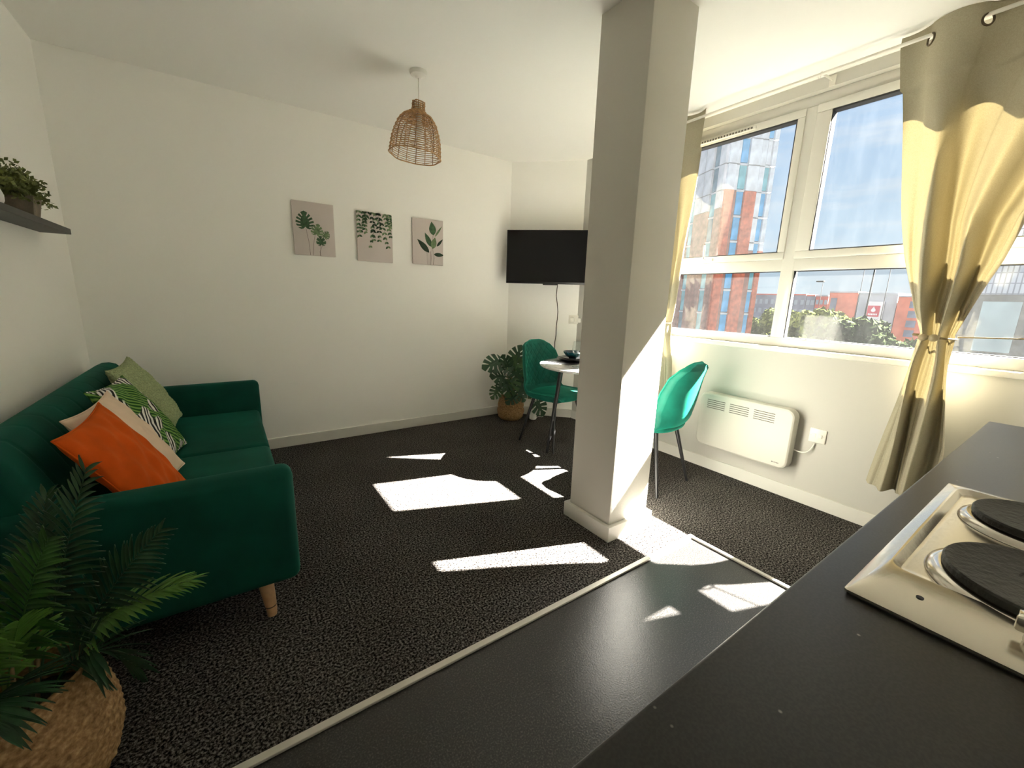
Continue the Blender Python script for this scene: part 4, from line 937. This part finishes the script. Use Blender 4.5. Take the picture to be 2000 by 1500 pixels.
def curtain(name, label, eA, eB, nf, ztop, zhem, ztie, ampT, cx0=CPX, cords=True, hookdir=-1, ph=0.0, hem=None):
    """eA / eB: (z, y) tables of the two side edges; nf folds (half waves)"""
    t = thing(name, label, 'curtain', (cx0, interp(eA, zhem), zhem), group='cream curtains at the window')
    hole = [k/nf for k in range(1, nf)] if False else [(k+0.5)/nf for k in range(nf)]
    def fn(u, v):
        z_ = zhem+(ztop-zhem)*v; a, b = interp(eA, z_), interp(eB, z_); y_ = a+(b-a)*u
        d = (z_-ztie); tie = math.exp(-(d/0.10)**2) if d < 0 else math.exp(-(d/0.24)**2)
        amp = ampT*(1-0.45*tie)*(1.0 if z_ > 2.44 else 1.0+0.55*min(1, (2.44-z_)/0.5))
        if z_ < ztie: amp = 0.026+0.018*min(1, (ztie-z_)/0.5)
        wv = math.sin(PI*nf*u+ph)
        wv = math.copysign(abs(wv)**0.75, wv)
        lo_ = min(1, max(0, (2.25-z_)/0.7)); wv = 0.85*wv + 0.55*lo_*math.sin(2*PI*nf*u+1.3+ph)
        x_ = cx0 + amp*wv + 0.012*math.sin(7*u+3*z_)*(1 if z_ < 2.3 else 0) + (0.05*tie*(2*u-1)**2)
        zz = z_
        if v == 0 or z_ < zhem+0.02: zz = z_ + (hem(u) if hem else 0)
        return Vector((x_, y_ + 0.010*math.sin(5*z_+9*u)*(1-tie)*(0 if z_ > 2.3 else 1), zz))
    er = 0.021
    def skip(u, v):
        z_ = zhem+(ztop-zhem)*v
        if abs(z_-ZE) > 0.06: return False
        p = fn(u, v)
        return any((p-c_).length < er for c_ in ec)
    ZE = CPZ-0.018
    us = [(q-ph/PI)/nf for q in range(0, nf+2) if 0.03 < (q-ph/PI)/nf < 0.97]
    ec = [fn(k, (ZE-zhem)/(ztop-zhem)) for k in us]
    bm = B(); nu, nv = max(160, nf*46), 200
    grid(bm, nu, nv, fn, skip=skip)
    c = obj('cloth', bm, 'curtain_linen', t, smooth=3.2)
    pts = [fn(k/120, 1.0) for k in range(121)]
    obj('heading_edge', tube(B(), pts, 0.0022, n=5), 'curtain_linen', c, smooth=3.2)
    for k, u in enumerate(us):
        e_ = 0.01; a = fn(u-e_, (ZE-zhem)/(ztop-zhem)); b = fn(u+e_, (ZE-zhem)/(ztop-zhem)); tg = (b-a).normalized()
        nz = tg.cross(Vector((0, 0, 1))).normalized(); M = Matrix((tg, Vector((0, 0, 1)), nz)).transposed()
        obj('eyelet', ring(B(), ec[k], 0.0225, 0.0042, n=28, m=8, M=M), 'bronze', t, smooth=3.2)
    # tie-back cord round the bundle with a bead, running on to a wall hook
    ya, yb = interp(eA, ztie), interp(eB, ztie); yc, hw = (ya+yb)/2, abs(ya-yb)/2+0.008
    tb = thing('curtain_tieback', ('beaded rope tieback holding the right curtain by the worktop' if hookdir < 0 else 'rope tieback round the left curtain behind the column'), 'tieback', (cx0, yc, ztie))
    lp = []
    for k in range(49):
        a = 2*PI*k/48; lp.append((cx0+0.01+0.075*math.cos(a), yc+hw*math.sin(a), ztie+0.006*math.sin(a)-0.004))
    obj('cord_loop', tube(B(), lp, 0.0045, n=7, cap=False), 'cord_rope', tb, smooth=3.2)
    hy = 0.02 if hookdir < 0 else 2.50
    obj('cord_tail', tube(B(), [(cx0+0.03, yc+hookdir*hw, ztie), (cx0+0.10, (yc+hy)/2+hookdir*0.05, ztie+0.01), (XW-0.02, hy, ztie+0.03)], 0.0035, n=6), 'cord_rope', tb, smooth=3.2)
    obj('hook', tube(B(), [(XW, hy, ztie+0.035), (XW-0.035, hy, ztie+0.03), (XW-0.035, hy, ztie+0.05)], 0.005, n=8), 'pole_metal', tb, smooth=3.2)
    for s in (-1, 1):
        obj('bead', lathe(B(), [(0, -0.019), (0.010, -0.017), (0.017, -0.006), (0.017, 0.006), (0.010, 0.017), (0, 0.019)], (0, 0, 0), 18), 'wood_bead', tb, smooth=0.9).data.transform(Matrix.Translation((cx0-0.070, yc+0.018*s+0.005, ztie-0.006)) @ Matrix.Rotation(PI/2, 4, 'X'))
    return t
curtain('curtain', 'cream linen curtain gathered by a tieback at the right of the window',
    [(0.31, 0.610), (0.60, 0.590), (0.88, 0.566), (1.14, 0.545), (1.26, 0.591), (1.51, 0.658), (1.757, 0.714), (2.0, 0.762), (2.24, 0.802), (2.50, 0.842)],
    [(0.31, 0.345), (0.588, 0.352), (0.887, 0.385), (1.14, 0.412), (1.27, 0.376), (1.469, 0.321), (1.654, 0.290), (1.9, 0.20), (2.2, 0.08), (2.50, -0.06)],
    5, 2.538, 0.312, 1.130, 0.050, hookdir=-1, ph=0.35*PI)
curtain('curtain', 'cream linen curtain at the left end of the window, mostly hidden by the column',
    [(0.31, 1.86), (0.8, 1.90), (1.10, 1.955), (1.40, 1.905), (1.93, 1.858), (2.50, 1.828)],
    [(0.31, 2.14), (0.8, 2.12), (1.10, 2.09), (1.40, 2.16), (1.93, 2.35), (2.50, 2.53)],
    4, 2.538, 0.312, 1.100, 0.045, hookdir=1)

# ================================================================== KITCHEN
WZ = 0.910; WY = 0.1675; WXE = 1.980
bm = B(); box(bm, XL, WXE, YK, WY, WZ-0.038, WZ, bev=0.004, seg=3)
tag(obj('worktop', bm, 'worktop', None, smooth=0.6), 'dark speckled laminate kitchen worktop in the foreground', 'worktop')
units = [(XL+0.003, -0.14), (-0.14, 0.46), (0.46, 1.06), (1.06, 1.955)]
names_ = ['leftmost by the left wall', 'second from the left wall', 'below the near side of the hob', 'at the free end of the worktop']
for (x0, x1), wh in zip(units, names_):
    t = thing('base_cabinet', 'white kitchen base cabinet under the worktop, ' + wh, 'cabinet', ((x0+x1)/2, -0.15, 0), group='base cabinets under the worktop')
    obj('carcass', bbox(x0+0.002, x1-0.002, YK+0.002, 0.115, 0.10, WZ-0.039), 'cabinet_white', t)
    obj('plinth', bbox(x0+0.002, x1-0.002, YK+0.01, 0.06, 0.0, 0.10), 'cabinet_white', t)
    dr = obj('door', bbox(x0+0.004, x1-0.004, 0.116, 0.135, 0.105, WZ-0.045, bev=0.003), 'cabinet_white', t, smooth=0.6)
    obj('handle', tube(B(), [(x0+0.06, 0.135, 0.74), (x0+0.06, 0.155, 0.74), (x0+0.06, 0.155, 0.60), (x0+0.06, 0.135, 0.60)], 0.005, n=8), 'steel_handle', dr, smooth=0.8)
# hob: sloping pressed-steel rim, sunken deck, four plates, side controls
hob = thing('electric_hob', 'stainless steel hob with sealed black hotplates set in the worktop', 'hob', (0.87, -0.13, WZ))
HA, HB_, HC, HD = 0.590, 1.152, -0.390, 0.126   # x0,x1,y0,y1
IA, IB, IC, ID = 0.684, 1.110, -0.365, 0.105    # sunken deck
def rr(x0, x1, y0, y1, r, z_, n=6):
    pts = []
    for (cx_, cy_, a0) in ((x1-r, y1-r, 0), (x0+r, y1-r, PI/2), (x0+r, y0+r, PI), (x1-r, y0+r, 3*PI/2)):
        for k in range(n+1): a = a0+PI/2*k/n; pts.append((cx_+r*math.cos(a), cy_+r*math.sin(a), z_))
    return pts
bm = B(); loops = [rr(HA, HB_, HC, HD, 0.004, WZ+0.003), rr(HA, HB_, HC, HD, 0.004, WZ+0.006), rr(HA+0.004, HB_-0.004, HC+0.003, HD-0.003, 0.004, WZ+0.008), rr(IA-0.006, IB+0.005, IC-0.005, ID+0.005, 0.022, WZ+0.0155), rr(IA-0.002, IB+0.002, IC-0.002, ID+0.002, 0.020, WZ+0.0155), rr(IA+0.006, IB-0.006, IC+0.006, ID-0.006, 0.018, WZ+0.0075), rr(IA+0.010, IB-0.010, IC+0.010, ID-0.010, 0.016, WZ+0.0068)]
LV_ = [[bm.verts.new(p) for p in l] for l in loops]
for a, b in zip(LV_, LV_[1:]):
    for k in range(len(a)): bm.faces.new((a[k], a[(k+1) % len(a)], b[(k+1) % len(a)], b[k]))
bm.faces.new(LV_[-1]); bm.faces.new(LV_[0][::-1])
obj('deck', bm, 'stainless', hob, smooth=0.35)
obj('gasket', bbox(HA+0.003, HB_-0.003, HC+0.003, HD-0.003, WZ, WZ+0.003), 'rubber_seal', hob)
for (px, py, pr) in ((0.768, -0.018, 0.091), (1.004, -0.002, 0.0795), (0.768, -0.245, 0.0745), (1.004, -0.250, 0.091)):
    z0 = WZ+0.0068
    pl = obj('hotplate', lathe(B(), [(0, 0.008), (pr-0.004, 0.008), (pr-0.004, 0.011), (pr, 0.013), (pr, 0.020), (pr-0.002, 0.0225), (pr-0.006, 0.0225), (pr-0.010, 0.0212), (0.026, 0.0212), (0.024, 0.0195), (0, 0.0195)], (px, py, z0), 72), 'cast_iron', hob, smooth=0.45)
    obj('spill_ring', lathe(B(), [(pr-0.004, 0.010), (pr+0.004, 0.0095), (pr+0.012, 0.005), (pr+0.014, 0.0005)], (px, py, z0), 72), 'trim_ring', pl, smooth=0.9)
for k in range(4):
    kx, ky = 0.640, -0.030-0.075*k; kz = WZ+0.0125
    kb = obj('control_knob', lathe(B(), [(0, 0), (0.021, 0), (0.023, 0.004), (0.022, 0.012), (0.019, 0.015), (0, 0.015)], (kx, ky, kz), 32), 'trim_ring', hob, smooth=0.7)
    obj('grip', bbox(kx-0.009, kx+0.009, ky-0.021, ky+0.030, kz+0.012, kz+0.030, bev=0.003), 'trim_ring', kb, smooth=0.6)
obj('indicator_hole', tube(B(), [(0.637, 0.068, WZ+0.0105), (0.637, 0.068, WZ+0.0128)], 0.0035, n=12), 'rubber_seal', hob)

# ================================================================== OUTSIDE
GZ = -12.0
struct('ground_outside', bbox(6, 400, -200, 300, GZ-1, GZ), 'ground', label='grey ground and car park far below the window')
# --- tower: brick piers below, pale panels above, blue glazing strips
TX, TY, TZ1 = 52.0, 30.2, 57.0     # near corner on the plan, height above the ground
tw = thing('tower_block', 'tall brick and white panel tower block with blue glazing seen through the window', 'building', (TX, TY, GZ), rotz=-math.radians(25))
obj('core', bbox(0.2, 6.35, 0.2, 22, 0, TZ1), 'tower_core', tw, local=True)
FHT = 3.0; NFL = 19
pcache = {}
def piece(nm, m_, x0, x1, y0, y1, z0, z1):
    key = (nm, m_, round(x1-x0, 3), round(y1-y0, 3), round(z1-z0, 3))
    if key in pcache: o = bpy.data.objects.new(nm, pcache[key]); COL.objects.link(o); o.parent = tw
    else:
        o = obj(nm, bbox(-(x1-x0)/2, (x1-x0)/2, -(y1-y0)/2, (y1-y0)/2, -(z1-z0)/2, (z1-z0)/2), m_, tw, local=True); pcache[key] = o.data
    o.location = ((x0+x1)/2, (y0+y1)/2, (z0+z1)/2)
rnd = random.Random(11)
cols = [('pier', 0.0, 1.15), ('rec', 1.15, 1.65), ('glass', 1.65, 2.70), ('pier2', 2.70, 4.30), ('rec2', 4.30, 5.10), ('glass2', 5.10, 5.80), ('edge', 5.80, 6.45)]
for kd, x0, x1 in cols:
    btop = {'pier': 27.0, 'rec': 27.0, 'pier2': 27.0, 'rec2': 20.0, 'edge': 20.0}.get(kd, None)
    dp = {'pier': 0.30, 'pier2': 0.25, 'edge': 0.22, 'rec': 0.06, 'rec2': 0.12}.get(kd, 0.0)
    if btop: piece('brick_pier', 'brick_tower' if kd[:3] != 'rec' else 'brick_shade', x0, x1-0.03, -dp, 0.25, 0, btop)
    for fl in range(NFL):
        z0 = fl*FHT; z1 = z0+FHT
        if kd[:5] == 'glass':
            gm = rnd.choice(['glass_blue', 'glass_blue', 'glass_teal', 'clad_bright' if z0 > 27 else 'glass_blue'])
            piece('window', gm, x0+0.07, x1-0.07, -0.02, 0.25, z0+0.25, z1-0.12); piece('window_frame', 'frame_pale', x0+0.02, x1-0.02, -0.06, 0.25, z0-0.10, z0+0.14)
        elif z0 > btop-2.9:
            piece('cladding_panel', 'clad_bright', x0+0.04, x1-0.04, -dp*0.6-0.05, 0.25, max(z0, btop)+0.06, z1-0.08)
cl = [('p', 0.0, 1.2), ('g', 1.2, 2.5), ('p', 2.5, 4.0), ('p', 4.0, 5.6), ('g', 5.6, 6.8), ('p', 6.8, 8.6), ('p', 8.6, 10.4), ('g', 10.4, 11.8), ('p', 11.8, 14.0), ('p', 14.0, 16.6)]
for kd, y0, y1 in cl:
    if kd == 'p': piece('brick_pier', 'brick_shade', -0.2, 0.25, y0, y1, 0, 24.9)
    for fl in range(NFL):
        z0 = fl*FHT; z1 = z0+FHT
        if kd == 'g':
            gm = rnd.choice(['glass_teal', 'glass_dark', 'glass_teal'])
            piece('window', gm, -0.04, 0.25, y0+0.1, y1-0.1, z0+0.2, z1-0.1); piece('window_frame', 'frame_pale', -0.1, 0.25, y0, y1, z0-0.1, z0+0.12)
        elif z0 > 23.5: piece('cladding_panel', 'clad_white', -0.3, 0.25, y0+0.05, y1-0.05, max(z0, 24.9)+0.05, z1-0.07)
# --- low terrace of far buildings
LX = 130.0
def S(s): return s*LX
def lowblock(name, label, s0, s1, ztop, m_, x=LX, roof='far_grey'):
    y0, y1 = sorted((S(s0)*x/LX-0.06, S(s1)*x/LX+0.06)); t = thing(name, label, 'building', (x+6, (y0+y1)/2, GZ))
    obj('wall', bbox(x, x+14, y0, y1, GZ, ztop), m_, t); obj('roof', bbox(x-0.3, x+14.2, y0, y1, ztop, ztop+0.35), roof, t); return t, y0, y1
def wins(t, x, y0, y1, z0, z1, ny, nz, wy, wz, m_='far_window'):
    me = None
    for i in range(ny):
        for j in range(nz):
            yc = y0+(y1-y0)*(i+0.5)/ny; zc = z0+(z1-z0)*(j+0.5)/nz
            if me is None: o = obj('window', bbox(-0.12, 0.2, -wy/2, wy/2, -wz/2, wz/2), m_, t, local=True); me = o.data
            else: o = bpy.data.objects.new('window', me); COL.objects.link(o); o.parent = t
            o.matrix_parent_inverse = WORLD[t.name].inverted(); o.location = (x, yc, zc)
t, a, b = lowblock('terrace_block', 'low navy-grey block just right of the tower', 0.478, 0.372, 4.2, 'far_navy', roof='far_red'); wins(t, LX, a, b, -4, 3.6, 9, 3, 0.8, 1.3)
t, a, b = lowblock('terrace_block', 'low dark grey block with rows of windows left of the red block', 0.372, 0.3555, 4.0, 'far_navy', roof='far_red'); wins(t, LX, a, b, -4, 3.6, 2, 3, 0.8, 1.3)
t, a, b = lowblock('terrace_block', 'narrow red block with pale windows between navy and brick blocks', 0.3555, 0.333, 4.0, 'far_red'); wins(t, LX, a, b, -3, 3.6, 3, 3, 0.6, 1.2)
t, a, b = lowblock('terrace_block', 'plain red brick block beside the white sign', 0.333, 0.286, 4.9, 'far_brick', x=LX-3); wins(t, LX-3, a+4.2, b-0.6, -5, 4.2, 1, 1, 1.3, 8.0, 'far_navy')
t, a, b = lowblock('retail_building', 'grey-blue panelled building carrying the white and red sign', 0.286, 0.228, 4.6, 'far_grey', x=LX-3)
sy0, sy1 = 0.2455*(LX-3), 0.2675*(LX-3); xs = LX-3
sg = thing('building_sign', 'white sign board with a red square emblem on the grey building', 'sign', (xs-0.3, (sy0+sy1)/2, -3.2))
obj('board', bbox(xs-0.75, xs-0.32, sy0-0.2, sy1+0.3, -4.6, 2.9), 'far_white', sg)
yc = (sy0+sy1)/2+0.15
rs = obj('red_square', bbox(xs-0.85, xs-0.75, yc-1.15, yc+1.15, -0.6, 1.95), 'sign_red', sg)
bm = B(); prism_pts = [(0, 0.95), (0.18, 0.55), (0.40, 0.2), (0.42, -0.1), (0.25, -0.32), (0, -0.38), (-0.25, -0.32), (-0.42, -0.1), (-0.40, 0.2), (-0.18, 0.55)]
va = [bm.verts.new((xs-0.87, yc+p, 0.85+q)) for p, q in prism_pts]; bm.faces.new(va)
obj('emblem', bm, 'far_white', rs)
bm = B()
for k in range(6): box(bm, xs-0.88, xs-0.85, yc-0.85+k*0.30, yc-0.64+k*0.30, -0.28, 0.12)
obj('lettering', bm, 'far_white', rs)
bm = B()
for k in range(5): box(bm, xs-0.79, xs-0.75, yc-0.7+k*0.30, yc-0.50+k*0.30, -1.55, -1.1)
obj('sign_text', bm, 'far_grey', sg)
t, a, b = lowblock('terrace_block', 'red brick block with a stair window at the right of the sign, beside the curtain', 0.228, 0.170, 4.0, 'far_brick', x=LX-5); wins(t, LX-5, a+3.2, a+5.2, -5, 3.4, 1, 4, 1.6, 1.5, 'far_navy')
# --- lamp posts
for k, (s, xx, zt, lab) in enumerate(((0.3475, 118, 7.2, 'short grey lamp post above the narrow red block'), (0.2845, 112, 10.6, 'twin-armed lamp post rising above the red brick block'), (0.2715, 95, 12.0, 'tall dark leaning mast rising above the grey building'), (0.2465, 110, 10.2, 'slender lamp post above the white sign'))):
    y_ = s*xx; lpz = thing('lamp_post', lab, 'lamp post', (xx, y_, GZ), group='street lamps outside')
    obj('post', tube(B(), [(xx, y_, GZ), (xx, y_-(0.25 if k == 2 else 0), zt)], [0.16, 0.11] if k == 2 else [0.10, 0.05], n=8), 'post_grey', lpz, smooth=3.2)
    if k != 2: obj('lamp_head', bbox(xx-0.5, xx+0.5, y_-0.2, y_+1.3, zt-0.15, zt+0.18, bev=0.05), 'post_grey', lpz)
# --- trees
def tree_meshes(seed, R, m_):
    rnd = random.Random(seed); bm = B()
    blobs = [(Vector((rnd.uniform(-.62, .62)*R, rnd.uniform(-.75, .75)*R, rnd.uniform(-.40, .45)*R)), rnd.uniform(.38, .58)*R) for _ in range(11)]
    for c_, r in blobs:
        for _ in range(240):
            d = Vector((rnd.gauss(0, 1), rnd.gauss(0, 1), rnd.gauss(0, 1))).normalized(); p = c_+d*r*rnd.uniform(0.72, 1.05)
            a = Vector((rnd.gauss(0, 1), rnd.gauss(0, 1), rnd.gauss(0, 1))).normalized(); n_ = a.cross(d); n_ = n_.normalized() if n_.length > 1e-3 else Vector((1, 0, 0))
            L_ = rnd.uniform(0.10, 0.19)*R*0.9; bm.faces.new([bm.verts.new(p+a*L_), bm.verts.new(p+n_*L_*0.6), bm.verts.new(p-a*L_), bm.verts.new(p-n_*L_*0.6)])
        bmesh.ops.create_icosphere(bm, subdivisions=2, radius=r*0.8, matrix=Matrix.Translation(c_))
    return bm
protos = {}
def tree(label, s, xx, zc, R, dark=False, seed=0):
    y_ = s*xx; t = thing('tree', label, 'tree', (xx, y_, GZ), group='trees outside the window'); key = (dark, seed % 3)
    if key not in protos:
        o = obj('foliage', tree_meshes(seed, 4.0, None), 'tree_leaf_dark' if dark else 'tree_leaf', t, local=True); protos[key] = o.data
    else:
        o = bpy.data.objects.new('foliage', protos[key]); COL.objects.link(o); o.parent = t
    o['kind'] = 'stuff'; o.location = (0, 0, zc-GZ); o.scale = (R/4, R/4, R/4); o.rotation_euler = (0, 0, seed*1.3)
    obj('trunk', tube(B(), [(0, 0, 0), (0.1, 0.1, (zc-GZ)*0.6), (0, 0.2, zc-GZ)], [0.28, 0.2, 0.1], n=8), 'tree_bark', t, smooth=3.2, local=True)
tree('yellow-green tree partly behind the window mullion', 0.412, 92, -2.6, 3.8, False, 0)
tree('yellow-green tree just right of the window mullion', 0.362, 76, -2.2, 3.8, False, 1)
tree('pale green tree below the narrow red block', 0.330, 92, -2.6, 4.2, False, 2)
tree('round green tree in front of the red brick block', 0.318, 104, -4.0, 4.4, True, 3)
tree('large dark leafy tree left of the white sign', 0.297, 64, -2.9, 3.6, True, 1)
tree('thin dark tree under the white sign', 0.240, 54, -3.0, 2.2, True, 2)
tree('low pale bush below the window mullion', 0.372, 46, -3.2, 1.9, False, 2)
tree('low green bush under the large dark tree', 0.262, 46, -4.0, 1.7, False, 0)
tree('low shrub near the window bottom between two trees', 0.318, 50, -4.6, 2.2, True, 0)
tree('small green tree beside the curtain', 0.215, 86, -5.4, 3.0, True, 3)
tree('small pale tree beside the foot of the tower', 0.456, 108, -4.2, 2.9, False, 4)
# --- parked cars, bin and low wall
def car(lab, x_, y_, m_):
    t = thing('parked_car', lab, 'car', (x_, y_, GZ), group='parked cars outside')
    bm = B(); xy = [(-2.1, 0.35), (2.1, 0.35), (2.1, 0.85), (1.5, 0.95), (0.9, 1.45), (-0.9, 1.45), (-1.6, 0.95), (-2.1, 0.85)]
    a = [bm.verts.new((x_-0.85, y_+p, GZ+q)) for p, q in xy]; b = [bm.verts.new((x_+0.85, y_+p, GZ+q)) for p, q in xy]
    bm.faces.new(a); bm.faces.new(b[::-1])
    for k in range(8): bm.faces.new((a[k], b[k], b[(k+1) % 8], a[(k+1) % 8]))
    obj('body', bm, m_, t)
    for p in (-1.3, 1.3):
        for q in (-0.86, 0.86): obj('wheel', tube(B(), [(x_+q-0.1, y_+p, GZ+0.33), (x_+q+0.1, y_+p, GZ+0.33)], 0.33, n=12), 'rubber_seal', t)
car('silver car parked beside the tower foot', 88, 41.2, 'car_silver'); car('white car parked behind the bushes near the tower', 88, 36.2, 'white_roof'); car('silver car parked near the curtain side', 104, 24.2, 'car_silver')
BN = (60.0, 27.9)
tag(obj('storage_tank', lathe(B(), [(0, 0), (0.75, 0), (0.75, 8.2), (0.6, 8.5), (0, 8.6)], (BN[0], BN[1], GZ), 20), 'bin_blue', None, smooth=0.7), 'bright blue cylindrical tank at the foot of the tower', 'tank')
# --- neighbouring wing on the right
NX = 15.0
nb = thing('neighbour_wing', 'pale grid-clad neighbouring wing with a dark window band, right of the curtain', 'building', (NX+3, -3, GZ))
obj('cladding', bbox(NX, NX+5, -9.0, 2.45, GZ, 4.4), 'grid_cladding', nb)
obj('window_band', bbox(NX-0.05, NX+0.2, -9.0, 2.40, 0.22, 1.66), 'dark_glazing', nb)
obj('window_panel', bbox(NX-0.08, NX+0.1, 1.25, 1.86, 0.33, 1.50), 'frost_panel', nb)
obj('band_sill', bbox(NX-0.10, NX+0.1, -9.0, 2.42, 0.10, 0.22), 'far_grey', nb)
